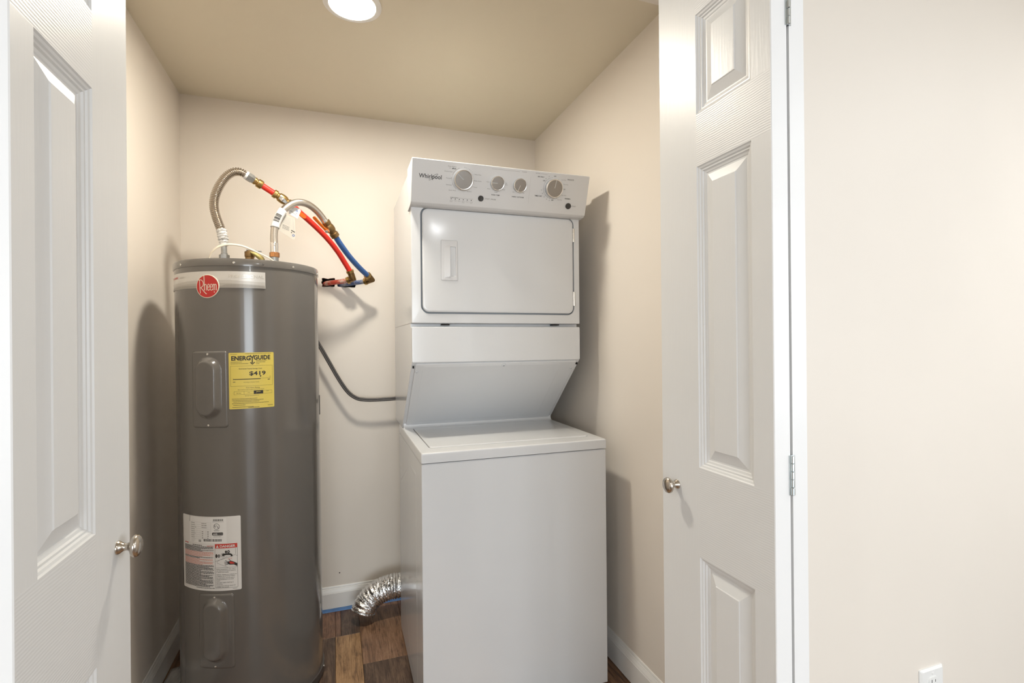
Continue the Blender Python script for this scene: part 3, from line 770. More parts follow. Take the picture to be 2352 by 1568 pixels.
def frame(x0, y0, x1, y1, w_, m=K, h=0.0008):
    for a, b, c, d in ((x0, y0, x1, y0), (x1, y0, x1, y1), (x1, y1, x0, y1), (x0, y1, x0, y0)): p.line(fx(a), fz(b), fx(c), fz(d), w_, m, h)
frame(208, 412, 1215, 890, 0.0005)
p.text('Estimated Yearly Energy Cost', fx(685), fz(476), 0.0042, K, 0.0008, width=fx(958) - fx(412), bold=0.006)
p.text('$419', fx(850), fz(588), 0.0138, K, 0.0008, width=fx(1045) - fx(655), bold=0.022)
p.poly([(fx(897), fz(651)), (fx(944), fz(651)), (fx(921), fz(692))], K, 0.0008)
p.rect(fx(272), fz(735), fx(921), fz(719), K, 0.0008); p.line(fx(921), fz(716), fx(1156), fz(714), 0.0006, K, 0.0008)
p.line(fx(272), fz(698), fx(272), fz(748), 0.0006, K, 0.0008); p.line(fx(1156), fz(664), fx(1156), fz(722), 0.0006, K, 0.0008)
E_fine(264, 332, 790, 0.0018); E_fine(1092, 1158, 750, 0.0022)
p.text('Cost Range of Similar Models', fx(700), fz(800), 0.0027, K, 0.0008, width=fx(888) - fx(520))
p.text('First Hour Rating', fx(735), fz(932), 0.0040, K, 0.0008, width=fx(895) - fx(575))
p.text('(How much hot water you get in the first hour of use)', fx(690), fz(974), 0.0030, K, 0.0008, width=fx(1002) - fx(378))
frame(286, 1016, 1192, 1088, 0.0005)
for x in (526, 755, 976): p.line(fx(x), fz(1016), fx(x), fz(1088), 0.0005, K, 0.0008)
p.rect(fx(755), fz(1089), fx(976), fz(1007), K, 0.0009)
p.text('VERY SMALL', fx(400), fz(1055), 0.0024, K, 0.0008, width=fx(458) - fx(342)); p.text('LOW', fx(634), fz(1050), 0.0024, K, 0.0008); p.text('HIGH', fx(1085), fz(1030), 0.0024, K, 0.0008)
p.text('MEDIUM', fx(862), fz(1036), 0.0028, M['yellow'], 0.0012, width=fx(912) - fx(815), bold=0.02); E_fine(778, 905, 1066, 0.0017, M['yellow'])
p.text('Estimated Yearly Electricity Use', fx(712), fz(1124), 0.0026, K, 0.0008, width=fx(876) - fx(546))
for x0, x1, y in ((236, 836, 1192), (236, 985, 1228), (268, 885, 1262), (240, 1112, 1300), (268, 552, 1340), (244, 748, 1388), (620, 888, 1404), (1085, 1216, 1376)): E_fine(x0, x1, y, 0.0014)
p.build('printed_text', eg)

# --- white warning sticker
ws = sticker('warning_sticker', -144.4, -91.2, 0.4715, 0.7235, M['paper'], 0.0005, 30, 0.004); ws['label'] = 'white sticker with a rating plate and a red danger notice'
p = Print(cyl, DEG); R_ = random.Random(11); G_ = M['ink_grey']
def fl_(a0, a1, z, h, m): p.fine(a0, a1, z, h, m, 0.0008, R_)
M['plate'] = mat('rating_plate_film', (0.83, 0.825, 0.815), 0.3)
p.rect(-134.8, 0.6335, -101.6, 0.7195, M['plate'], 0.00062)
# rating plate: table lines, test mark, oval mark and bar codes
for z in (0.7035, 0.696, 0.689, 0.682, 0.675): p.line(-133.5, z, -113.8, z, 0.0004, M['ink_light'], 0.0008)
for z in (0.668, 0.661, 0.654, 0.647): p.line(-133.0, z, -113.8, z, 0.0004, M['ink_light'], 0.0008)
for a in (-123.4, -118.4): p.line(a, 0.675, a, 0.644, 0.0004, M['ink_light'], 0.0008)
p.line(-113.8, 0.7035, -113.8, 0.645, 0.0004, M['ink_light'], 0.0008)
for k, z in enumerate((0.7000, 0.6930, 0.6860, 0.6790, 0.6720, 0.6650, 0.6580, 0.6510)):
    fl_(-132.8, -132.8 + R_.uniform(2.5, 5.5), z, 0.0017, G_)
    if k < 3: fl_(-122.0, -117.5, z, 0.0020, G_)
    elif k > 3: fl_(-121.8, -120.6, z, 0.0024, G_); fl_(-117.0, -115.6, z, 0.0024, G_)
for k in range(3): fl_(-132.8, -128.0 - k, 0.6440 - 0.004 * k, 0.0009, M['ink_light'])
p.rect(-125.0, 0.6365, -122.6, 0.6445, M['ink_light'], 0.0008)
def bars(a0, a1, z0, z1, n):
    a = a0
    while a < a1:
        w_ = R_.choice((0.16, 0.28, 0.42)); p.rect(a, z0, min(a1, a + w_), z1, K, 0.0008, nx=1); a += w_ + R_.choice((0.16, 0.26, 0.36))
bars(-111.8, -104.0, 0.7090, 0.7155, 0); fl_(-112.6, -103.6, 0.7060, 0.0010, G_)
bars(-120.2, -105.4, 0.6395, 0.6480, 0)
p.arc(-109.1, 0.6905, 0.0096, 0, 360, 0.0012, K, 0.0008, 36)
p.text('U', -110.2, 0.6925, 0.0080, K, 0.0008, bold=0.02); p.text('L', -107.8, 0.6890, 0.0080, K, 0.0008, bold=0.02)
fl_(-111.4, -106.8, 0.6780, 0.0012, G_); fl_(-111.0, -107.2, 0.6750, 0.0012, G_)
P = rr(-112.8 / DEG, -104.2 / DEG, 0.6600, 0.6705, 0.003, 4); p.rect(-112.5, 0.6602, -104.5, 0.6703, K, 0.0008)
p.rect(-112.8, 0.6615, -112.5, 0.669, K, 0.0008); p.rect(-104.5, 0.6615, -104.2, 0.669, K, 0.0008)
p.text('AHRI', -112.1, 0.6652, 0.0058, M['paper'], 0.0011, width=3.6, align='L', bold=0.03); p.text('CERTIFIED', -108.2, 0.6650, 0.0030, M['paper'], 0.0011, width=3.8, align='L')
fl_(-111.6, -105.6, 0.6560, 0.0013, G_); p.line(-112.6, 0.6535, -103.6, 0.6535, 0.0003, M['ink_light'], 0.0008)
# left column of small print
L0, L1 = -141.6, -111.6
fl_(L0 + 0.3, L0 + 5.2, 0.6285, 0.0030, M['red_ink']); fl_(-131.5, -122.0, 0.6250, 0.0022, K); p.text('CAUTION', -112.0, 0.6240, 0.0042, M['red_ink'], 0.0008, width=5.4, align='R', bold=0.02)
z = 0.6205; k = 0
plan = [(K, 4), (K, 2), (M['pale_red'], 4), (M['pale_red'], 2), (K, 2), (M['pale_red'], 3), (M['pale_red'], 4), (K, 3), (K, 4), (K, 4), (K, 2), (K, 4), (K, 5), (K, 3)]
for m, n in plan:
    for q in range(n):
        if z < 0.4835: break
        e = L1 - (R_.uniform(3, 16) if q == n - 1 else R_.uniform(0, 1.2))
        fl_(L0, e, z, 0.0019, m); z -= 0.0030
    if k % 2 and z > 0.486: p.line(L0, z + 0.0004, L1, z + 0.0004, 0.0005, K, 0.0008)
    k += 1
fl_(-128.0, -111.2, 0.4805, 0.0018, K)
# danger panel
D0, D1 = -110.7, -93.9
p.rect(D0, 0.6160, D1, 0.6310, M['red_ink'], 0.0008)
p.text('DANGER', -101.0, 0.6232, 0.0082, M['paper'], 0.0011, width=11.6, bold=0.03)
p.poly([(-109.9, 0.6185), (-107.6, 0.6185), (-108.75, 0.6280)], M['paper'], 0.0011); p.line(-108.75, 0.6250, -108.75, 0.6212, 0.0008, M['red_ink'], 0.0013, 1)
for a, b, c, d in ((D0, 0.616, D0, 0.4815), (D1, 0.616, D1, 0.4815), (D0, 0.4815, D1, 0.4815), (D0, 0.5500, D1, 0.5500)): p.line(a, b, c, d, 0.0007, K, 0.0008)
p.line(-95.4, 0.616, -95.3, 0.5930, 0.0006, K, 0.0008); p.line(-96.8, 0.5935, D1, 0.5880, 0.0006, K, 0.0008)
p.line(D0, 0.5720, -96.0, 0.5905, 0.0006, K, 0.0008); p.stroke([(-101.4, 0.5880), (-109.1, 0.5720), (-109.3, 0.5690), (-108.8, 0.5660), (-100.8, 0.5505)], 0.0006, K, 0.0008)
# two cross handles, the spout and the scalded hand
for a, z in ((-109.6, 0.5905), (-102.2, 0.6035)):
    p.disc(a, z, 0.0034, K, 0.0009, n=16, ry=0.0068 if a < -105 else 0.0046)
    for q in range(5):
        d = q * 2 * PI / 5; p.disc(a + 1.9 + 0.0032 * DEG * math.cos(d) * 0.9, z + 0.0038 * math.sin(d), 0.0020, K, 0.0009, n=8)
p.arc(-104.5, 0.5930, 0.0062, 0, 360, 0.0009, K, 0.0008, 24); p.disc(-104.3, 0.5935, 0.0042, K, 0.0009, n=14)
p.stroke([(-104.4, 0.5950), (-101.5, 0.5958), (-99.2, 0.5950), (-98.2, 0.5925), (-97.9, 0.5870)], 0.0058, K, 0.0009)
p.text('HOT', -99.2, 0.5800, 0.0045, M['pale_red'], 0.0009, bold=0.02)
p.poly([(-101.0, 0.5700), (-98.4, 0.5720), (-96.0, 0.5670), (-94.1, 0.5620), (-94.1, 0.5520), (-96.4, 0.5585), (-99.8, 0.5595), (-101.2, 0.5640)], K, 0.0009)
p.poly([(-99.9, 0.5690), (-98.4, 0.5700), (-96.2, 0.5650), (-96.0, 0.5618), (-99.0, 0.5622)], M['red_ink'], 0.0011)
for P in ([(-100.6, 0.5680), (-102.1, 0.5725), (-102.9, 0.5745)], [(-100.8, 0.5665), (-102.6, 0.5685), (-103.6, 0.5690)], [(-100.8, 0.5645), (-102.6, 0.5640), (-103.5, 0.5630)], [(-100.4, 0.5620), (-102.2, 0.5600), (-103.2, 0.5585)], [(-98.6, 0.5700), (-99.6, 0.5755), (-100.1, 0.5775)]): p.stroke(P, 0.0017, K, 0.0009)
T_ = ['Water temperature over 125°F', 'can cause severe burns instantly', 'or death from scalds.', 'Children, disabled and elderly are', 'at highest risk of being scalded.', 'See instruction manual before', 'setting temperature at water', 'heater.', 'Feel water before bathing or', 'showering.', 'Temperature limiting valves are', 'available, see manual.']
Z_ = [0.5450, 0.5400, 0.5350, 0.5270, 0.5220, 0.5160, 0.5110, 0.5060, 0.5000, 0.4950, 0.4890, 0.4845]
V0 = text2d(T_[3])[0]; full = max(v[0] for v in V0)
for s_, z in zip(T_, Z_):
    wv = max(v[0] for v in text2d(s_)[0]) / full * 15.4; p.text(s_, D0 + 0.7, z, 0.0029, K, 0.0008, width=wv, align='L', bold=0.012)
fl_(-97.5, -94.2, 0.4775, 0.0012, K)
# the loose thread-like pen stroke above the plate
p.stroke([(-134.0, 0.7345), (-134.3, 0.7180), (-134.7, 0.7030)], 0.0011, K, 0.0010)
p.build('printed_text', ws)

# --- fittings on top (offsets from the tank axis)
TX, TY = 0.342, -0.449
def loc(x, y): return (x - TX, y - TY)
t = BM(); a, b = loc(0.4342, -0.49); lathe(t, [(0.0165, 1.600), (0.0165, 1.628), (0.0150, 1.629), (0.0150, 1.644)], (a, b, 0), n=24); obj('cold_nipple', t, M['galv'], heater)
t = BM(); a, b = loc(0.248, -0.41); lathe(t, [(0.0145, 1.600), (0.0145, 1.640)], (a, b, 0), n=24); obj('hot_nipple', t, M['galv'], heater)
t = BM(); a, b = loc(0.330, -0.36)
lathe(t, [(0.0165, 1.600), (0.0165, 1.660), (0.0185, 1.662), (0.0185, 1.681), (0.016, 1.683), (0.010, 1.684), (0.010, 1.687)], (a, b, 0), n=20)
rv = obj('relief_valve', t, M['brass_dark'], heater); rv['label'] = 'brass relief valve with a grey lever'
t = BM(); box(t, a - 0.012, a + 0.026, b - 0.006, b + 0.006, 1.686, 1.6905, bev=0.0015); box(t, a + 0.024, a + 0.044, b - 0.005, b + 0.005, 1.6835, 1.687, bev=0.0012); obj('valve_lever', t, M['galv'], rv)
t = BM(); up_ = [(0.006, 1.681), (0.018, 1.679), (0.030, 1.674), (0.042, 1.668), (0.052, 1.661), (0.058, 1.650), (0.061, 1.636)]
lw_ = [(0.004, 1.676), (0.013, 1.668), (0.024, 1.659), (0.034, 1.650), (0.041, 1.642), (0.047, 1.634), (0.054, 1.628)]
G = []
for (x0, z0), (x1, z1) in zip(up_, lw_):
    G.append([t.verts.new((a + x0 + (x1 - x0) * k / 3, b - 0.020 - 0.010 * math.sin(PI * k / 3), z0 + (z1 - z0) * k / 3)) for k in range(4)])
for i in range(6):
    for k in range(3): t.faces.new([G[i][k], G[i + 1][k], G[i + 1][k + 1], G[i][k + 1]])
yt = obj('yellow_tag', t, M['tag_yellow'], rv, sharp=60); yt['label'] = 'curled yellow paper tag'
sm = yt.modifiers.new('thick', 'SOLIDIFY'); sm.thickness = 0.0006
# cream carrying strap arching over the top
SP = [(0.2240, -0.55, 1.603), (0.2246, -0.55, 1.618), (0.2300, -0.55, 1.636), (0.2400, -0.55, 1.651), (0.2540, -0.548, 1.664), (0.2710, -0.545, 1.6725), (0.2886, -0.54, 1.6767), (0.3070, -0.537, 1.6768), (0.3238, -0.535, 1.6750), (0.3410, -0.532, 1.6705), (0.3563, -0.53, 1.6640), (0.3730, -0.527, 1.6570), (0.3892, -0.525, 1.6490), (0.4080, -0.522, 1.6400), (0.4245, -0.52, 1.6310), (0.4400, -0.518, 1.618), (0.4480, -0.517, 1.603)]
t = BM(); pts = spline([(x - TX, y - TY, z) for x, y, z in SP], 5); Tn, _, _ = frames(pts); rows = []
for i_, (q, tn) in enumerate(zip(pts, Tn)):
    f_ = i_ / (len(pts) - 1); sd = Vector((-0.15 * (1 - f_), 0.72, 0.62 * (1 - f_) + 0.18 * f_)).normalized(); nn = tn.cross(sd).normalized()
    rows.append([t.verts.new(q + sd * a_ * 0.0080 + nn * b_ * 0.0014) for a_, b_ in ((-1, -1), (1, -1), (1, 1), (-1, 1))])
for i in range(len(rows) - 1):
    for k in range(4): t.faces.new([rows[i][k], rows[i][(k + 1) % 4], rows[i + 1][(k + 1) % 4], rows[i + 1][k]])
t.faces.new(rows[0]); t.faces.new(rows[-1])
st = obj('carry_strap', t, M['strap'], heater, sharp=50); st['label'] = 'cream plastic strap arching over the top'
t = BM(); x, y = SP[0][0] - TX - 0.012, SP[0][1] - TY; box(t, x - 0.016, x + 0.024, y - 0.011, y + 0.011, 1.602, 1.6065, bev=0.001); lathe(t, [(0.005, 1.606), (0.005, 1.6095), (0.003, 1.611)], (x + 0.004, y, 0), n=12); obj('strap_bracket', t, M['zinc'], heater)
# clip of the wiring cover half way up the right side
t = BM(); loft(t, [(rr(-2.0, 6.0, 1.02, 1.10, 0.01), -0.001), (rr(-1.8, 5.8, 1.022, 1.098, 0.008), 0.003)], lambda a_, z_, h_: cyl(a_, z_, h_)); obj('side_clip', t, M['tank'], heater)

# ------------------------------------------------------------------ hoses and pipes
def seg(bm, a, b, prof, n=20, mi=0, tw=0.0):
    a = Vector(a); b = Vector(b); lathe(bm, prof, a, b - a, n=n, mi=mi, twist=tw)

# hot side: corrugated connector
cc = empty('corrugated_connector', (0.248, -0.41, 1.64)); tag(cc, 'ribbed stainless water connector curving up from the left tank outlet', 'hose')
def wp(o, pts): return [Vector(q) - o.location for q in pts]
CP = [(0.2466, -0.41, 1.690), (0.2440, -0.409, 1.7120), (0.2410, -0.408, 1.7300), (0.2356, -0.406, 1.7586), (0.2221, -0.402, 1.7975), (0.2137, -0.400, 1.8323), (0.2118, -0.397, 1.8641), (0.2161, -0.394, 1.8926), (0.2258, -0.390, 1.9220), (0.2398, -0.386, 1.9520), (0.2577, -0.382, 1.9775), (0.2796, -0.376, 1.9945), (0.2982, -0.370, 1.9975), (0.3117, -0.365, 1.9935), (0.3242, -0.36, 1.9870)]
path = smooth_path(resample(spline(wp(cc, CP), 12), 0.00113), 8)
rad = []
L = [0.0]
for a, b in zip(path, path[1:]): L.append(L[-1] + (b - a).length)
for l in L:
    rib = 0.055 < l < L[-1] - 0.012
    c_ = math.cos(2 * PI * l / 0.0068); rad.append(0.0146 + 0.0024 * (abs(c_) ** 0.6) * (1 if c_ > 0 else -1) if rib else 0.0120)
t = BM(); tube(t, path, rad, n=20); obj('ribbed_hose', t, M['steel'], cc, sharp=80)
t = BM()
for z0, z1, r in ((1.640, 1.6575, 0.0185),): seg(t, Vector((0.248, -0.41, z0)) - cc.location, Vector((0.248, -0.41, z1)) - cc.location, [(r * 0.92, 0), (r, 0.001), (r, 0.0165), (r * 0.9, 0.0175)], 6, tw=0.3)
seg(t, Vector((0.248, -0.41, 1.6565)) - cc.location, Vector((0.2466, -0.41, 1.694)) - cc.location, [(0.0125, 0), (0.0125, 0.006), (0.0105, 0.008), (0.0105, 0.037)], 20)
obj('lower_nut', t, M['galv'], cc)
t = BM(); A, B = Vector((0.3225, -0.3605, 1.9878)) - cc.location, Vector((0.3475, -0.351, 1.9748)) - cc.location
seg(t, A, B, [(0.0125, 0), (0.0175, 0.0005), (0.0175, 0.020), (0.0155, 0.0225), (0.0150, 0.029)], 6)
obj('upper_nut', t, M['galv'], cc)
t = BM(); seg(t, Vector((0.3165, -0.363, 1.9912)) - cc.location, Vector((0.3245, -0.36, 1.9868)) - cc.location, [(0.0165, 0), (0.0172, 0.001), (0.0172, 0.008), (0.0165, 0.009)], 20); obj('gasket_collar', t, M['plastic_white'], cc)
# paper wrapped round the foot of the hose, creased
t = BM(); wpth = resample(spline(wp(cc, [(0.2474, -0.41, 1.6935), (0.2460, -0.4095, 1.707), (0.2436, -0.409, 1.722), (0.2405, -0.408, 1.740), (0.2370, -0.4065, 1.756)]), 6), 0.004)
rad = [0.0155 + 0.0022 * math.sin(i * 2.3) + (0.002 if i > 5 else 0) for i in range(len(wpth))]
tube(t, wpth, rad, n=18, jitter=0.07, caps=False)
pw = obj('paper_wrap', t, M['paper'], cc, sharp=70); pw['label'] = 'crumpled white printed label around the hose'
sm = pw.modifiers.new('thick', 'SOLIDIFY'); sm.thickness = 0.0006
t = BM(); R_ = random.Random(2)
for i in range(2, len(wpth) - 1):
    c = wpth[i]
    for q in range(3):
        ang = R_.uniform(-2.6, -0.5); r = rad[i] + 0.0022
        a1_ = ang + R_.uniform(0.15, 0.5)
        P = [Vector((c.x + r * math.cos(v), c.y + r * math.sin(v), c.z + dz)) for v, dz in ((ang, 0), (a1_, 0), (a1_, 0.0012), (ang, 0.0012))]
        t.faces.new([t.verts.new(v) for v in P])
obj('printed_text', t, M['ink_grey'], pw, smooth=False)

# hot pipe run
hp = empty('hot_pipe', (0.7333, -0.11, 1.6237)); tag(hp, 'red water pipe with brass fittings running down to the left wall hole', 'pipe')
def H(*q): return Vector(q) - hp.location
PR = 0.0122
collar = lambda r, l: [(r * 0.80, 0), (r * 0.97, 0.0006), (r, 0.0025), (r, l - 0.0025), (r * 0.96, l - 0.0006), (r * 0.8, l)]
t = BM(); A, B = H(0.3455, -0.3515, 1.9755), H(0.3745, -0.339, 1.9600); d = (B - A).length
seg(t, A, B, [(0.0120, 0), (0.0150, 0.0006), (0.0150, 0.008), (0.0128, 0.010), (0.0128, 0.014), (0.0178, 0.016), (0.0182, 0.018), (0.0182, d - 0.003), (0.0165, d)], 22); obj('coupling', t, M['brass'], hp)
t = BM(); tube(t, [H(0.3700, -0.341, 1.9622), H(0.395, -0.3325, 1.9482), H(0.4200, -0.3245, 1.9340)], PR, n=20); obj('pipe_section', t, M['pex_red'], hp)
# ball valve body
t = BM(); A, B = H(0.4150, -0.3262, 1.9370), H(0.4860, -0.3020, 1.8960); d = (B - A).length
seg(t, A, B, [(0.0155, 0), (0.0178, 0.002), (0.0178, 0.014), (0.0140, 0.016), (0.0140, 0.022), (0.0172, 0.024), (0.0190, 0.030), (0.0198, 0.040), (0.0190, 0.050), (0.0172, 0.056), (0.0140, 0.058), (0.0140, 0.064), (0.0178, 0.066), (0.0178, d - 0.002), (0.0155, d)], 22)
hv = obj('ball_valve', t, M['brass'], hp)
mid = A.lerp(B, 0.52)
def lever(pt, direction, out, length, parent, m, wid=0.0125):
    """stem nut and flat lever; pt on the valve axis, out = side on which the stem stands"""
    o = Vector(out).normalized(); d = Vector(direction).normalized(); s = o.cross(d).normalized()
    q = BM(); lathe(q, [(0.0095, 0.016), (0.0095, 0.0225), (0.0062, 0.0235), (0.0062, 0.0295)], pt, o, n=6); lathe(q, [(0.0078, 0.026), (0.0078, 0.0315), (0.004, 0.033)], pt, o, n=6)
    obj('stem_nut', q, M['chrome'], parent)
    q = BM(); c = pt + o * 0.0245; rows = []
    prof = [(-0.012, 0.8, 0), (0.008, 0.9, 0), (0.020, 0.62, 0.003), (0.032, 0.75, 0.007), (0.055, 1.0, 0.008), (length - 0.008, 1.0, 0.008), (length, 0.55, 0.008)]
    for l, w_, lift in prof:
        rows.append([q.verts.new(c + d * l + s * w_ * wid * 0.62 * a_ + o * (lift + b_)) for a_, b_ in ((-1, 0), (-1.0, 0.004), (1.0, 0.004), (1, 0))])
    for i in range(len(rows) - 1):
        for k in range(4): q.faces.new([rows[i][k], rows[i][(k + 1) % 4], rows[i + 1][(k + 1) % 4], rows[i + 1][k]]).material_index = 1 if i < 4 else 0
    q.faces.new(rows[0]).material_index = 1; q.faces.new(rows[-1][::-1])
    h = obj('valve_lever', q, [m, M['galv']], parent, sharp=40); h['label'] = 'orange lever handle'
    # raised oval grip
    q = BM(); g = c + d * (length - 0.026) + o * 0.012
    loft(q, [(rr(-0.018, 0.018, -0.0055, 0.0055, 0.0055), 0), (rr(-0.016, 0.016, -0.0038, 0.0038, 0.0038), 0.0016)], lambda a_, b_, h_: g + d * a_ + s * b_ + o * h_); return h
lever(mid, (B - A).normalized() + Vector((-0.02, 0, -0.10)), (-0.08, -1.0, -0.22), 0.114, hv, M['orange'])
HPth = [(0.482, -0.3033, 1.8983), (0.5000, -0.294, 1.8850), (0.5154, -0.284, 1.8718), (0.5501, -0.258, 1.8460), (0.5901, -0.230, 1.8135), (0.6314, -0.200, 1.7745), (0.6698, -0.168, 1.7290), (0.6962, -0.142, 1.6900), (0.7215, -0.120, 1.6510)]
t = BM(); tube(t, smooth_path(resample(spline([H(*q) for q in HPth], 8), 0.008), 2), PR, n=20); obj('pipe_section', t, M['pex_red'], hp)
# elbow: collar up, body, collar towards the wall
t = BM(); E = H(0.7345, -0.108, 1.6200); U = H(0.7195, -0.1222, 1.6555); S = H(0.7090, -0.0960, 1.6080)
seg(t, U, E, [(0.0150, 0), (0.0176, 0.001), (0.0176, 0.0125), (0.0150, 0.0135)], 22); obj('collar', t, M['brass'], hp)
t = BM(); tube(t, [U.lerp(E, 0.30), U.lerp(E, 0.62), E + Vector((0, 0, -0.004)), E.lerp(S, 0.42), E.lerp(S, 0.72)], [0.0148, 0.0152, 0.0168, 0.0152, 0.0146], n=18); obj('elbow_body', t, M['brass_dark'], hp)
t = BM(); seg(t, S, E.lerp(S, 0.4), [(0.0150, 0), (0.0172, 0.001), (0.0172, 0.0115), (0.0150, 0.0125)], 22); obj('collar', t, M['brass'], hp)
t = BM(); tube(t, [H(0.7125, -0.0985, 1.6090), H(0.680, -0.068, 1.6065), H(0.645, -0.036, 1.6045), H(0.6170, -0.004, 1.6030), H(0.603, 0.05, 1.6030)], 0.0118, n=18)
s_ = obj('pipe_section', t, M['pex_red_p'], hp); s_['label'] = 'red pipe stub flecked with wall paint'

# cold side: braided connector
bc = empty('braided_connector', (0.4342, -0.49, 1.6435)); tag(bc, 'smooth braided steel water connector arching from the right tank inlet', 'hose')
BP = [(0.4340, -0.490, 1.690), (0.4334, -0.488, 1.7010), (0.4325, -0.485, 1.7276), (0.4365, -0.480, 1.7677), (0.4492, -0.475, 1.8048), (0.4666, -0.468, 1.8352), (0.4929, -0.455, 1.8625), (0.5214, -0.440, 1.8765), (0.5540, -0.420, 1.8755), (0.5836, -0.400, 1.8585), (0.6063, -0.385, 1.8345), (0.6217, -0.375, 1.8105)]
bpath = smooth_path(resample(spline(wp(bc, BP), 10), 0.005), 3)
t = BM(); tube(t, bpath, 0.0138, n=22); obj('braided_hose', t, M['braid'], bc, sharp=80)
t = BM(); o = Vector((0, 0, 0)); seg(t, Vector((0, 0, -0.0005)), Vector((0, 0, 0.02)), [(0.0165, 0), (0.0180, 0.001), (0.0180, 0.0175), (0.0165, 0.0190)], 8); obj('hose_nut', t, M['copper'], bc)
t = BM(); seg(t, Vector((0, 0, 0.018)), Vector((-0.0002, 0, 0.056)), [(0.0145, 0), (0.0145, 0.020), (0.0150, 0.022), (0.0150, 0.024), (0.0142, 0.026), (0.0148, 0.034), (0.0150, 0.036), (0.0140, 0.038)], 22); obj('ferrule', t, M['chrome'], bc)
t = BM(); q0 = len(bpath) - 4; tube(t, bpath[-5:], [0.0146, 0.0150, 0.0150, 0.0150, 0.0146], n=20); obj('ferrule', t, M['chrome'], bc)
# white label sleeve with a bar code, and two plastic tags hanging behind it
ip = [i for i, q in enumerate(bpath) if 1.757 < (q + bc.location).z < 1.832 and (q + bc.location).x < 0.50]
sl = bpath[ip[0]:ip[-1] + 1]
t = BM(); tube(t, sl, 0.0160, n=22, caps=False); lb = obj('label_sleeve', t, M['paper'], bc, sharp=80); lb['label'] = 'white paper sleeve with a bar code'
sm = lb.modifiers.new('thick', 'SOLIDIFY'); sm.thickness = 0.0008
t = BM(); Tn, Nn, Bn = frames(sl); a = 0.25; R_ = random.Random(8); vdir = (Vector((0.6535, -2.631, 1.31)) - bc.location - sl[0]).normalized()
n_sl = len(sl)
def sl_at(f):
    x = f * (n_sl - 1); i = min(n_sl - 2, int(x)); return sl[i].lerp(sl[i + 1], x - i), Tn[i].lerp(Tn[i + 1], x - i).normalized()
f0 = 0.28
while f0 < 0.68:
    wd = R_.choice((0.012, 0.022, 0.035)); ring = []
    for ff in (f0, f0 + wd):
        c, tn = sl_at(ff); fr = (Vector((0, -1, 0)) - tn * Vector((0, -1, 0)).dot(tn)).normalized(); sd = tn.cross(fr)
        ring.append([t.verts.new(c + (fr * math.cos(v) + sd * math.sin(v)) * 0.01665) for v in [(-0.75 + 0.2 * k) for k in range(8)]])
    for k in range(7): t.faces.new([ring[0][k], ring[0][k + 1], ring[1][k + 1], ring[1][k]])
    f0 += wd + R_.choice((0.012, 0.018, 0.028))
obj('bar_code', t, M['ink'], lb, smooth=False)
def hang_tag(P, name_mat, marks):
    P = [Vector(q) - bc.location for q in P]; n = (P[1] - P[0]).cross(P[-1] - P[0]).normalized()
    if n.y > 0: n = -n
    P = [q - n * (q - P[0]).dot(n) for q in P]
    t = BM(); f = [t.verts.new(q) for q in P]; b = [t.verts.new(q - n * 0.0008) for q in P]
    t.faces.new(f); t.faces.new(b[::-1])
    for i in range(len(P)): t.faces.new([f[i], f[(i + 1) % len(P)], b[(i + 1) % len(P)], b[i]])
    o = obj('plastic_tag', t, name_mat, bc, smooth=False)
    ex = (P[1] - P[0]).normalized(); ey = n.cross(ex); ey = ey if ey.z > 0 else -ey
    p = Print(lambda x, y, h: P[0] + ex * x + ey * y + n * h); marks(p); p.build('printed_text', o)
def m1(p):
    R2 = random.Random(4)
    for k in range(6): v = -0.009 - 0.0048 * k; p.fine(0.006 + 0.25 * -v, 0.034 + 0.3 * -v, v, 0.0015, M['ink_light'], 0.0003, R2)
    for k in range(4): v = -0.042 - 0.0042 * k; p.fine(0.008 + 0.2 * -v, 0.034 + 0.2 * -v, v, 0.0022, M['ink_grey'], 0.0003, R2)
    for k in range(11): v = -0.004 - 0.0042 * k; p.fine(0.039 + 0.42 * -v, 0.044 + 0.42 * -v, v, 0.0018, M['ink_light'], 0.0003, R2)
    p.line(0.052, -0.050, 0.067, -0.052, 0.0034, M['ink'], 0.0003); p.disc(0.056, -0.058, 0.0022, M['ink'], 0.0003, n=10)
    p.arc(0.066, -0.066, 0.0036, 0, 360, 0.0022, M['pex_blue'], 0.0003, 20)
hang_tag([(0.4600, -0.462, 1.8240), (0.5038, -0.452, 1.8084), (0.5075, -0.452, 1.760), (0.5072, -0.452, 1.7270), (0.4960, -0.453, 1.7240), (0.4470, -0.462, 1.7560)], M['clear_tag'], m1)
def m2(p):
    p.arc(0.026, -0.0149, 0.0032, 0, 360, 0.0020, M['pex_blue'], 0.0003, 18); p.line(0.0040, -0.004, 0.0140, -0.0285, 0.0016, M['ink_grey'], 0.0003); p.line(0.0065, -0.003, 0.0160, -0.0265, 0.0007, M['ink_light'], 0.0003); p.disc(0.0190, -0.0225, 0.0014, M['ink'], 0.0003, n=8)
hang_tag([(0.4830, -0.446, 1.8400), (0.5071, -0.440, 1.8560), (0.5230, -0.438, 1.8520), (0.5275, -0.438, 1.8440), (0.5142, -0.438, 1.8105), (0.4830, -0.446, 1.8270)], M['paper'], m2)

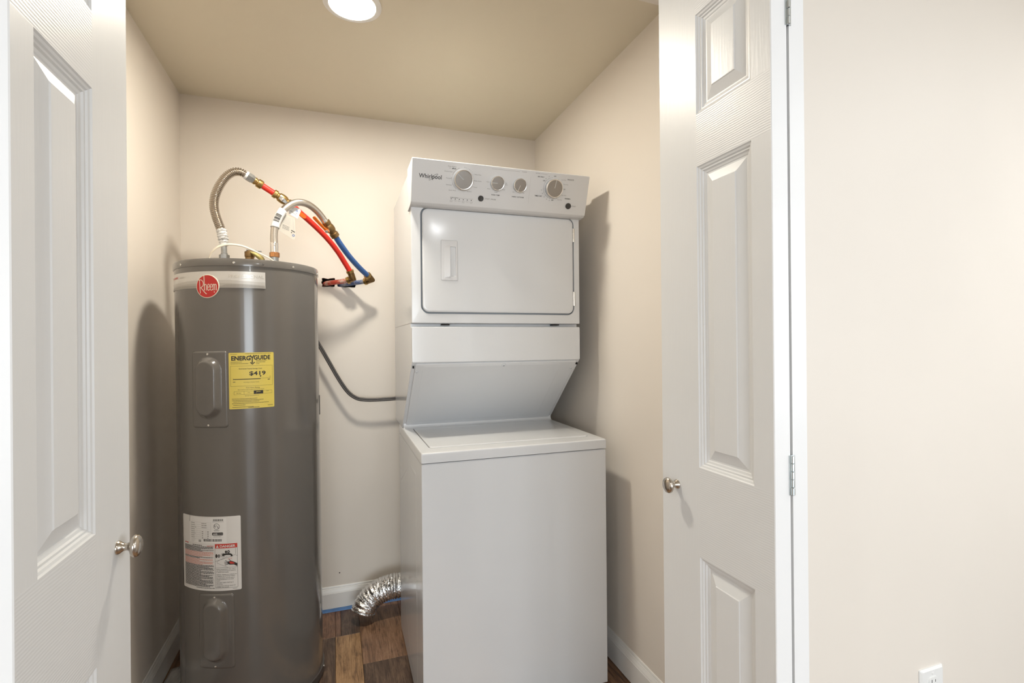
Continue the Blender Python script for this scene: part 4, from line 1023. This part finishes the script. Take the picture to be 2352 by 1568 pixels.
# cold pipe run
cp = empty('cold_pipe', (0.8159, -0.135, 1.6153)); tag(cp, 'blue water pipe with brass fittings running down to the right wall hole', 'pipe')
def K_(*q): return Vector(q) - cp.location
t = BM(); A, B = K_(0.6170, -0.3785, 1.8215), K_(0.6590, -0.3420, 1.7660); d = (B - A).length
seg(t, A, B, [(0.0150, 0), (0.0182, 0.002), (0.0182, 0.015), (0.0150, 0.017), (0.0172, 0.021), (0.0192, 0.028), (0.0196, 0.036), (0.0188, 0.046), (0.0165, 0.050), (0.0150, 0.053), (0.0150, 0.058), (0.0182, 0.060), (0.0182, d - 0.002), (0.0155, d)], 22)
cv = obj('ball_valve', t, M['brass_dark'], cp)
mid = A.lerp(B, 0.52)
o_ = Vector((-0.50, -0.70, -0.45)).normalized(); q = BM()
lathe(q, [(0.0088, 0.016), (0.0088, 0.0225), (0.0055, 0.0235), (0.0055, 0.036)], mid, o_, n=6); lathe(q, [(0.0070, 0.026), (0.0070, 0.0320), (0.0035, 0.034)], mid, o_, n=6); obj('stem_nut', q, M['chrome'], cv)
q = BM(); c = mid + o_ * 0.0245; tip = K_(0.5745, -0.415, 1.8300); d_ = (tip - c); ln = d_.length; d_.normalize(); s2 = o_.cross(d_).normalized(); rows = []
for l, w_, lift in ((-0.008, 0.7, 0), (0.008, 0.9, 0.001), (0.020, 0.7, 0.003), (0.034, 0.8, 0.003), (ln - 0.010, 1.0, 0.002), (ln - 0.002, 0.8, 0.001), (ln, 0.35, 0.001)):
    rows.append([q.verts.new(c + d_ * l + s2 * w_ * 0.0075 * a_ + o_ * (lift + b_)) for a_, b_ in ((-1, 0), (-1, 0.004), (1, 0.004), (1, 0))])
for i in range(len(rows) - 1):
    for k in range(4): q.faces.new([rows[i][k], rows[i][(k + 1) % 4], rows[i + 1][(k + 1) % 4], rows[i + 1][k]])
q.faces.new(rows[0]); q.faces.new(rows[-1][::-1]); h = obj('valve_lever', q, M['orange'], cv); h['label'] = 'orange lever handle'
CPth = [(0.6540, -0.3462, 1.7725), (0.6640, -0.334, 1.7580), (0.6815, -0.312, 1.7350), (0.7199, -0.260, 1.6925), (0.7652, -0.200, 1.6535), (0.8010, -0.153, 1.6285)]
t = BM(); tube(t, smooth_path(resample(spline([K_(*q) for q in CPth], 8), 0.008), 2), PR, n=20); obj('pipe_section', t, M['pex_blue'], cp)
E = K_(0.8190, -0.134, 1.6130); U = K_(0.7965, -0.1575, 1.6315); S = K_(0.7890, -0.1130, 1.6045)
t = BM(); seg(t, U, E, [(0.0150, 0), (0.0176, 0.001), (0.0176, 0.0120), (0.0150, 0.0130)], 22); obj('collar', t, M['brass'], cp)
t = BM(); tube(t, [U.lerp(E, 0.30), U.lerp(E, 0.62), E, E.lerp(S, 0.42), E.lerp(S, 0.72)], [0.0148, 0.0152, 0.0168, 0.0152, 0.0146], n=18); obj('elbow_body', t, M['brass_dark'], cp)
t = BM(); seg(t, S, E.lerp(S, 0.4), [(0.0150, 0), (0.0172, 0.001), (0.0172, 0.0115), (0.0150, 0.0125)], 22); obj('collar', t, M['brass'], cp)
t = BM(); tube(t, [K_(0.7935, -0.1165, 1.6060), K_(0.758, -0.076, 1.6035), K_(0.722, -0.040, 1.6015), K_(0.690, -0.004, 1.6000), K_(0.672, 0.05, 1.5990)], 0.0112, n=18)
s_ = obj('pipe_section', t, M['pex_blue_p'], cp); s_['label'] = 'blue pipe stub flecked with wall paint'

# grey cord sagging between the tank and the washer
t = BM(); YC = -0.075
CO = [(0.470, YC, 1.500), (0.530, YC, 1.405), (0.575, YC, 1.312), (0.594, YC, 1.2780), (0.6325, YC, 1.2040), (0.6715, YC, 1.1310), (0.7105, YC, 1.0720), (0.7505, YC, 1.0410), (0.790, YC, 1.0330), (0.8120, YC, 1.0310), (0.874, YC, 1.0310), (0.930, YC, 1.0330), (1.010, YC, 1.0400), (1.08, YC, 1.06)]
path = smooth_path(resample(spline(CO, 10), 0.008), 3)
for off in (0.0042, -0.0042):
    Tn, Nn, Bn = frames(path); tube(t, [q + Vector((-tn.z, 0, tn.x)) * off for q, tn in zip(path, Tn)], 0.0050, n=10)
tag(obj('power_cord', t, M['cord'], sharp=80), 'dark grey power cord sagging from the tank to behind the dryer', 'cord')

# foil duct lying on the floor behind the washer
t = BM(); DP = [(0.7665, -0.160, 0.046), (0.7755, -0.156, 0.068), (0.792, -0.150, 0.088), (0.8240, -0.150, 0.1170), (0.8800, -0.150, 0.1370), (0.940, -0.150, 0.1400), (1.03, -0.150, 0.145), (1.13, -0.150, 0.165), (1.22, -0.150, 0.21)]
path = smooth_path(resample(spline(DP, 10), 0.0032), 4); rad = []
for i in range(len(path)): rad.append(0.0490 + 0.0075 * abs(math.cos(PI * i * 0.0032 / 0.0135)) ** 0.7)
rd = random.Random(9)
tube(t, path, rad, n=36, caps=False, jitter=0.028)
for v in t.verts: v.co.z = max(0.0015, v.co.z)
du = obj('foil_duct', t, M['foil'], smooth=True, sharp=28)
sm = du.modifiers.new('thick', 'SOLIDIFY'); sm.thickness = 0.0008; sm.offset = -1
tag(du, 'crinkled silver foil duct with its open end on the floor', 'duct')

# ------------------------------------------------------------------ stacked washer and dryer
mach = empty('stacked_washer_dryer', (0.9227, -0.9352, 0.0), (0, 0, -0.0073))
tag(mach, 'white stacked washer and dryer unit with a console of grey dials', 'washer dryer')
MW = 0.6985
fyf = lambda y0: (lambda a, b, d: (a, y0 - d, b))         # faces looking towards the camera
fz_ = lambda z0: (lambda a, b, d: (a, b, z0 + d))
# washer cabinet, with a pressed panel in its side
t = BM(); loft(t, [(rr(0.0, MW, 0.0, 0.660, 0.004, 3), 0.016), (rr(0.0, MW, 0.0, 0.660, 0.004, 3), 0.896), (rr(0.003, MW - 0.003, 0.003, 0.657, 0.004, 3), 0.8995)], lambda a, b, d: (a, b, d))
cab = obj('washer_cabinet', t, M['enamel'], mach)
t = BM()
def side(a, b, d): return (-d, a, b)
P0 = lambda i: [(0.13 + i, 0.06 + i), (0.30 + i * 0.8, 0.06 + i), (0.60 - i, 0.30 + i * 0.6), (0.60 - i, 0.70 - i * 0.6), (0.30 + i * 0.8, 0.84 - i), (0.13 + i, 0.84 - i)]
loft(t, [(P0(0.0), 0.0), (P0(0.006), 0.0006), (P0(0.014), 0.0007), (P0(0.024), 0.0002)], side, cap0=False)
obj('side_pressing', t, M['enamel'], cab, sharp=60)
for x in (0.05, MW - 0.05):
    for y in (0.05, 0.60):
        t = BM(); lathe(t, [(0.017, 0.0), (0.019, 0.004), (0.019, 0.010), (0.008, 0.012), (0.008, 0.0165)], (x, y, 0), n=16); obj('levelling_foot', t, M['gasket'], mach)
# washer deck with the lid recess
t = BM(); o = 0.0012
loft(t, [(rr(-o, MW + o, -0.004, 0.665, 0.006), 0.9030), (rr(-o, MW + o, -0.004, 0.665, 0.006), 0.9310), (rr(0.0005, MW - 0.0005, -0.0023, 0.6635, 0.006), 0.9355), (rr(0.004, MW - 0.004, 0.0015, 0.660, 0.006), 0.9378),
         (rr(0.038, 0.662, 0.066, 0.494, 0.016), 0.9380), (rr(0.039, 0.661, 0.067, 0.493, 0.016), 0.9300), (rr(0.05, 0.65, 0.08, 0.48, 0.016), 0.9295)], lambda a, b, d: (a, b, d))
deck = obj('washer_top', t, M['enamel'], mach)
t = BM(); loft(t, [(rr(0.0415, 0.6585, 0.0695, 0.4905, 0.015), 0.9300), (rr(0.0415, 0.6585, 0.0695, 0.4905, 0.015), 0.9385), (rr(0.043, 0.657, 0.071, 0.489, 0.015), 0.9402), (rr(0.047, 0.6525, 0.0755, 0.485, 0.014), 0.9410), (rr(0.060, 0.640, 0.088, 0.472, 0.012), 0.9405)], lambda a, b, d: (a, b, d))
obj('washer_lid', t, M['enamel'], deck)
t = BM(); prism(t, [(0.499, 0.9372), (0.508, 0.9384), (0.515, 0.9412), (0.5195, 0.9455), (0.5215, 0.951), (0.5222, 0.958), (0.54, 0.958), (0.56, 0.9372)], 0.004, MW - 0.004); obj('rear_upstand', t, M['enamel'], deck, sharp=60)
R_ = random.Random(6); p = Print(lambda x, y, h: (x, y, 0.9379 + h))
for k in range(16):
    x = 0.045 + 0.0052 * k; y = 0.030 + 0.009 * math.sin(k * 0.9) + R_.uniform(-0.003, 0.003); p.line(x, y, x + R_.uniform(0.002, 0.006), y + R_.uniform(-0.003, 0.004), 0.0009, M['ink_light'], 0.0004, 1)
p.build('scuff_marks', deck)
# support body that leans back over the washer top
ZS, ZG0, ZG1, YD = 1.2352, 1.3690, 1.3815, 0.2102
t = BM(); prism(t, [(YD + 0.004, ZG0 - 0.004), (YD + 0.004, ZS), (0.546, 0.9385), (0.815, 0.9385), (0.815, ZG0 + 0.0125), (YD + 0.032, ZG0 + 0.0125), (YD + 0.032, ZG0 - 0.004)], 0.0, MW, bev=0.0015)
sup = obj('support_body', t, M['enamel'], mach)
t = BM(); loft(t, [(rr(0.001, MW - 0.001, ZS - 0.002, ZG0, 0.004), -0.006), (rr(0.0, MW, ZS - 0.003, ZG0, 0.005), -0.0005), (rr(0.0012, MW - 0.0012, ZS - 0.0018, ZG0 - 0.0012, 0.005), 0.0022), (rr(0.004, MW - 0.004, ZS + 0.001, ZG0 - 0.004, 0.005), 0.0032)], fyf(YD + 0.003))
obj('front_panel', t, M['enamel'], mach)
# sloped access panel
s_len = math.hypot(0.543 - YD, ZS - 0.938); sd = ((0.543 - YD) / s_len, (0.938 - ZS) / s_len); sn = (sd[1], -sd[0])
def slope(a, b, h): return (a, YD + 0.003 + sd[0] * b + sn[0] * h, ZS - 0.002 + sd[1] * b + sn[1] * h)
t = BM(); S1 = s_len - 0.004
loft(t, [(rr(0.0135, MW - 0.0135, 0.006, S1, 0.008), -0.002), (rr(0.0135, MW - 0.0135, 0.006, S1, 0.008), 0.0022), (rr(0.0155, MW - 0.0155, 0.008, S1 - 0.002, 0.008), 0.0042), (rr(0.020, MW - 0.020, 0.0125, S1 - 0.006, 0.008), 0.0050),
         (rr(0.040, MW - 0.078, 0.016, S1 - 0.046, 0.016), 0.0050), (rr(0.0435, MW - 0.0815, 0.0195, S1 - 0.0495, 0.016), 0.0058), (rr(0.047, MW - 0.085, 0.023, S1 - 0.053, 0.016), 0.0060)], slope)
sp_ = obj('sloped_panel', t, M['enamel'], mach, sharp=25)
for a, b, r in ((0.3655, 0.020, 0.0085), (0.022, 0.050, 0.0055), (0.672, 0.050, 0.0055)):
    t = BM(); o = Vector(slope(a, b, 0.0048)); lathe(t, [(r * 1.15, 0, 1), (r * 1.1, 0.0004, 1), (r, 0.0006, 1), (r, 0.0012, 0), (r * 0.8, 0.0030, 0), (r * 0.40, 0.0036, 0), (r * 0.34, 0.002, 1), (0.0003, 0.002, 1)], o, (0, sn[0], sn[1]), n=20); obj('screw', t, [M['enamel'], M['gasket']], sp_)
for a in (0.0045, MW - 0.0095):
    q0 = slope(a, 0.024, 0.001); t = BM(); box(t, a, a + 0.005, q0[1] - 0.004, q0[1] + 0.006, q0[2] - 0.005, q0[2] + 0.004); obj('slot', t, M['dark'], sup)
# two dark catches in the gap under the dryer
for x_ in (0.115, 0.575): t = BM(); box(t, x_, x_ + 0.030, YD + 0.004, YD + 0.03, ZG0 + 0.0062, ZG1 - 0.0022); obj('gap_catch', t, M['dark'], mach)
# dryer cabinet with the door recess
ZT = 1.968
t = BM(); DR = (0.0345, 0.6735, 1.4175, 1.8235)
loft(t, [(rr(0.0, MW, ZG1, ZT, 0.004), -0.6048), (rr(0.0, MW, ZG1, ZT, 0.004), -0.004), (rr(0.0012, MW - 0.0012, ZG1 + 0.0012, ZT - 0.001, 0.004), -0.0012), (rr(0.004, MW - 0.004, ZG1 + 0.004, ZT - 0.003, 0.004), 0.0),
         (rr(*DR, 0.030), 0.0), (rr(DR[0] + 0.0015, DR[1] - 0.0015, DR[2] + 0.0015, DR[3] - 0.0015, 0.029), -0.0020), (rr(DR[0] + 0.002, DR[1] - 0.002, DR[2] + 0.002, DR[3] - 0.002, 0.029), -0.016, 1), (rr(0.1, 0.6, 1.5, 1.75, 0.029), -0.016, 1)], fyf(YD))
dry = obj('dryer_cabinet', t, [M['enamel'], M['gasket']], mach)
HX0, HX1, HZ0, HZ1 = 0.1115, 0.1775, 1.5450, 1.7005
t = BM(); DD = (0.0415, 0.6680, 1.4240, 1.8170)
loft(t, [(rr(*DD, 0.024), -0.0155), (rr(*DD, 0.024), -0.0010), (rr(DD[0] + 0.001, DD[1] - 0.001, DD[2] + 0.001, DD[3] - 0.001, 0.023), 0.0016), (rr(DD[0] + 0.0035, DD[1] - 0.0035, DD[2] + 0.0035, DD[3] - 0.0035, 0.022), 0.0032), (rr(DD[0] + 0.008, DD[1] - 0.008, DD[2] + 0.008, DD[3] - 0.008, 0.020), 0.0040),
         (rr(HX0, HX1, HZ0, HZ1, 0.004), 0.0040), (rr(HX0 + 0.0008, HX1 - 0.0008, HZ0 + 0.0008, HZ1 - 0.0008, 0.004), 0.0030), (rr(HX0 + 0.0010, HX1 - 0.0010, HZ0 + 0.0010, HZ1 - 0.0010, 0.004), 0.0028)], fyf(YD))
door = obj('dryer_door', t, M['enamel'], mach)
t = BM(); hx0, hx1, hz0, hz1 = 0.1468, 0.1695, 1.5625, 1.6760
loft(t, [(rr(HX0 + 0.0010, HX1 - 0.0010, HZ0 + 0.0010, HZ1 - 0.0010, 0.004), 0.0022), (rr(HX0 + 0.0010, HX1 - 0.0010, HZ0 + 0.0010, HZ1 - 0.0010, 0.004), 0.0046), (rr(HX0 + 0.003, HX1 - 0.003, HZ0 + 0.003, HZ1 - 0.003, 0.004), 0.0060),
         (rr(hx0, hx1, hz0, hz1, 0.003), 0.0058), (rr(hx0 + 0.0006, hx1 - 0.001, hz0 + 0.0015, hz1 - 0.001, 0.003), 0.0030), (rr(hx0 + 0.001, hx1 - 0.006, hz0 + 0.004, hz1 - 0.007, 0.003), -0.0120)], fyf(YD))
hd = obj('door_handle', t, M['enamel_console'], door)
P = [(0.1225, -0.0056), (0.1330, -0.0082), (0.1440, -0.0112), (0.1468, -0.0112), (0.1474, -0.0098), (0.1468, -0.0050)]
t = BM(); rows = []
for z, k in ((1.5545, 0.0), (1.5640, 1.0), (1.6680, 1.0), (1.6820, 0.0)):
    rows.append([t.verts.new((x if k else min(x, 0.1468), YD + (y if k else -0.0056), z)) for x, y in P])
for i in range(3):
    for j in range(len(P) - 1): t.faces.new([rows[i][j], rows[i][j + 1], rows[i + 1][j + 1], rows[i + 1][j]])
obj('grip_lip', t, M['enamel_console'], door)
for z0, z1 in ((1.7225, 1.7790), (1.4560, 1.5150)):
    t = BM(); L = z1 - z0
    lathe(t, [(0.0036, 0), (0.0042, 0.001), (0.0042, L * 0.28), (0.0035, L * 0.285), (0.0035, L * 0.30), (0.0042, L * 0.305), (0.0042, L * 0.69), (0.0035, L * 0.695), (0.0035, L * 0.71), (0.0042, L * 0.715), (0.0042, L - 0.001), (0.0036, L)], (0.6708, YD - 0.0035, z0), n=14)
    box(t, 0.6660, 0.6760, YD - 0.002, YD + 0.006, z0 + 0.002, z1 - 0.002, bev=0.0005)
    obj('hinge', t, M['chrome'], door)
# console
CY0, CZ0, CY1, CZ1 = 0.1710, 1.8269, 0.1227, 1.9724
cl = math.hypot(CY1 - CY0, CZ1 - CZ0); cd = ((CY1 - CY0) / cl, (CZ1 - CZ0) / cl); cn = (-cd[1], cd[0])
def con(x, s, h): return (x, CY0 + cd[0] * s + cn[0] * h, CZ0 + cd[1] * s + cn[1] * h)
t = BM(); prism(t, [(CY0, CZ0), (CY1, CZ1), (CY1 + 0.006, CZ1 + 0.0035), (0.262, CZ1 + 0.0035), (0.262, 1.8120), (YD - 0.0015, 1.8180), (CY0 + 0.012, 1.8200)], -0.0050, MW + 0.0070, bev=0.0022, seg=3)
csl = obj('control_console', t, M['enamel_console'], mach, sharp=40)
def dial(x, s, r, hgt, ang, ringr, ringx=0.0):
    o = Vector(con(x, s, 0)); ax = (0, cn[0], cn[1]); t = BM()
    lathe(t, [(ringr, 0, 2), (ringr, 0.0012, 2), (ringr * 0.985, 0.0018, 2), (r * 0.99, 0.0020, 2), (r * 0.97, 0.0022, 3), (r * 0.97, hgt * 0.45, 3), (r, hgt * 0.5, 1), (r, hgt - 0.0025, 1), (r * 0.985, hgt - 0.0006, 1), (r * 0.955, hgt, 1), (r * 0.905, hgt - 0.0004, 1), (r * 0.895, hgt - 0.0018, 0), (r * 0.5, hgt - 0.0016, 0), (0.0004, hgt - 0.0016, 0)], o, ax, n=48)
    # pointer rib on the face: dark groove with a bright edge
    d = Vector((math.sin(math.radians(ang)), 0, 0)) + Vector((0, cd[0], cd[1])) * math.cos(math.radians(ang)); n_ = Vector(ax); s_ = n_.cross(d).normalized()
    for l0, l1, w0, w1, hh, mi in ((0.02, 0.93, -0.0016, 0.0002, 0.0004, 3), (0.02, 0.93, 0.0002, 0.0014, 0.0006, 1)):
        c = o + n_ * (hgt - 0.0016 + hh)
        t.faces.new([t.verts.new(c + d * r * l0 + s_ * w0), t.verts.new(c + d * r * l1 + s_ * w0), t.verts.new(c + d * r * l1 + s_ * w1), t.verts.new(c + d * r * l0 + s_ * w1)]).material_index = mi
    return obj('dial', t, [M['knob_face'], M['chrome'], M['enamel_console'], M['gasket']], csl, sharp=30)
dial(0.1844, 0.0935, 0.0358, 0.018, -52, 0.0405)
dial(0.3175, 0.0935, 0.0262, 0.016, -90, 0.0278)
dial(0.4085, 0.0940, 0.0258, 0.016, 202, 0.0270)
dial(0.5500, 0.0950, 0.0352, 0.022, 8, 0.0392)
for x, r in ((0.2585, 0.0108), (0.6252, 0.0118)):
    t = BM(); lathe(t, [(r, 0), (r, 0.0026), (r * 0.93, 0.0038), (r * 0.5, 0.0034), (0.0004, 0.0032)], con(x, 0.0322, 0), (0, cn[0], cn[1]), n=28); obj('push_button', t, M['button'], csl)
p = Print(con); I, G, Lt = M['ink'], M['ink_grey'], M['ink_light']; h = 0.0004
# maker's word mark with its swirl
p.text('Whirlpool', 0.0625, 0.0955, 0.0155, I, h, width=0.0835, bold=0.012)
ellipse = lambda d0, d1, k=40: [(0.0735 + 0.0190 * math.cos(math.radians(d)) * 0.80 - 0.0095 * math.sin(math.radians(d)) * -0.50, 0.0935 + 0.0190 * math.cos(math.radians(d)) * 0.50 + 0.0095 * math.sin(math.radians(d)) * 0.80) for d in [d0 + (d1 - d0) * i / k for i in range(k + 1)]]
p.stroke(ellipse(-160, 120), 0.0011, I, h); p.stroke(ellipse(120, 185), 0.0007, I, h)
# printed legends round the dials
def tx(s, x, y, size, w=None, m=G, bold=0.0, al='C'): p.text(s, x, y, size, m, h, width=w, align=al, bold=bold)
tx('Clean Washer', 0.1420, 0.1372, 0.0036, 0.0330); tx('with', 0.1335, 0.1312, 0.0030); tx('affresh', 0.1490, 0.1306, 0.0042, 0.0155, I, 0.03)
tx('Drain & Spin', 0.1290, 0.1186, 0.0038, 0.0300); tx('Towels', 0.1310, 0.0950, 0.0036, 0.0215); tx('Delicates', 0.1325, 0.0716, 0.0036, 0.0208); tx('Quick Wash', 0.1465, 0.0530, 0.0036, 0.0275)
for k, c_ in enumerate('Normal'):
    d_ = math.radians(84 - 8.2 * k); p.text(c_, 0.1844 + 0.0455 * math.cos(d_), 0.0935 + 0.0455 * math.sin(d_), 0.0036, G, h, rot=d_ - PI / 2)
tx('Heavy Duty', 0.2405, 0.1172, 0.0038, 0.0262); tx('Bulky Items', 0.2425, 0.0945, 0.0038, 0.0270); tx('Casual', 0.2335, 0.0716, 0.0036, 0.0142); tx('Colors', 0.2123, 0.0540, 0.0036, 0.0165)
p.arc(0.1844, 0.0935, 0.0425, 112, 160, 0.0008, G, h); p.arc(0.1844, 0.0935, 0.0418, 178, 232, 0.0007, Lt, h)
for a in (146, 174, 206, 234, 296, 330, 2, 30, 114): p.disc(0.1844 + 0.0432 * math.cos(math.radians(a)), 0.0935 + 0.0432 * math.sin(math.radians(a)), 0.0009, G, h, n=8)
tx('Hot', 0.2822, 0.0956, 0.0036, 0.0110); tx('Warm', 0.2868, 0.0707, 0.0036, 0.0130); tx('Cool', 0.3160, 0.0602, 0.0036, 0.0115); tx('Cold', 0.3460, 0.0722, 0.0036, 0.0110); tx('Tap', 0.3545, 0.0966, 0.0032, 0.0070); tx('Cold', 0.3550, 0.0910, 0.0032, 0.0095)
tx('WASH TEMP', 0.3156, 0.0499, 0.0046, 0.0345, I, 0.012); tx('FABRIC SOFTENER', 0.4071, 0.0498, 0.0042, 0.0500, I, 0.012); tx('No', 0.3870, 0.0672, 0.0036, 0.0070); tx('Yes', 0.4275, 0.0668, 0.0036, 0.0075)
tx('START | PAUSE', 0.2744, 0.0330, 0.0046, 0.0440, G, 0.01, 'L')
tx('WASH STATUS', 0.1400, 0.0272, 0.0036, 0.0310, I, 0.01, 'L'); p.line(0.1735, 0.0270, 0.2290, 0.0270, 0.0006, G, h)
for k, s in enumerate(('Sensing', 'Wash', 'Rinse', 'Spin', 'Done', 'Lid')):
    x = 0.1443 + k * 0.0155; p.disc(x, 0.0222, 0.0018, I, h, n=10); tx(s, x, 0.0160, 0.0026, 0.0100, G)
    if k in (0, 3, 5): tx({0: 'Fill', 3: 'Final', 5: 'Locked'}[k], x, 0.0118, 0.0026, 0.0080, G)
p.line(0.2934, 0.1440, 0.4060, 0.1440, 0.0006, G, h); tx('WASHER', 0.4245, 0.1447, 0.0032, 0.0200, G); p.line(0.4525, 0.0280, 0.4525, 0.1300, 0.0005, Lt, h)
tx('DRYER', 0.4810, 0.1451, 0.0032, 0.0180, G); p.line(0.4925, 0.1451, 0.5207, 0.1451, 0.0006, G, h)
tx('OFF', 0.5538, 0.1409, 0.0046, 0.0100, I, 0.015); tx('AIR ONLY', 0.4949, 0.1336, 0.0046, 0.0285, I, 0.015); tx('OFF', 0.5097, 0.1204, 0.0044, 0.0098, I, 0.015); tx('DELICATE', 0.6226, 0.1337, 0.0048, 0.0280, I, 0.015); tx('NORMAL', 0.6196, 0.0605, 0.0048, 0.0255, I, 0.015); tx('OFF', 0.5530, 0.0493, 0.0044, 0.0098, I, 0.015); tx('TIMED DRY', 0.4916, 0.0612, 0.0048, 0.0325, I, 0.015); tx('OFF', 0.6000, 0.0953, 0.0042, 0.0080, I, 0.01)
tx('Less Dry', 0.5925, 0.1305, 0.0036, 0.0205); tx('More Dry', 0.6040, 0.1142, 0.0036, 0.0210); tx('More Dry', 0.6005, 0.0722, 0.0036, 0.0215); tx('Less Dry', 0.5850, 0.0540, 0.0036, 0.0200)
for s, x, y in (('10', 0.5027, 0.0846), ('20', 0.5081, 0.0720), ('30', 0.5168, 0.0599), ('40', 0.5282, 0.0520), ('50', 0.5404, 0.0479), ('10', 0.5287, 0.1379), ('20', 0.5162, 0.1290)): tx(s, x, y, 0.0036, 0.0052)
p.arc(0.5500, 0.0950, 0.0402, 95, 285, 0.0007, Lt, h, 40)
for a in (150, 188, 206, 224, 242, 258, 276, 300, 330, 40, 60, 122, 138): p.disc(0.550 + 0.0415 * math.cos(math.radians(a)), 0.0950 + 0.0415 * math.sin(math.radians(a)), 0.0010, G, h, n=8)
tx('START', 0.6400, 0.0330, 0.0046, 0.0200, G, 0.01, 'L')
p.build('lettering', csl)['kind'] = 'stuff'
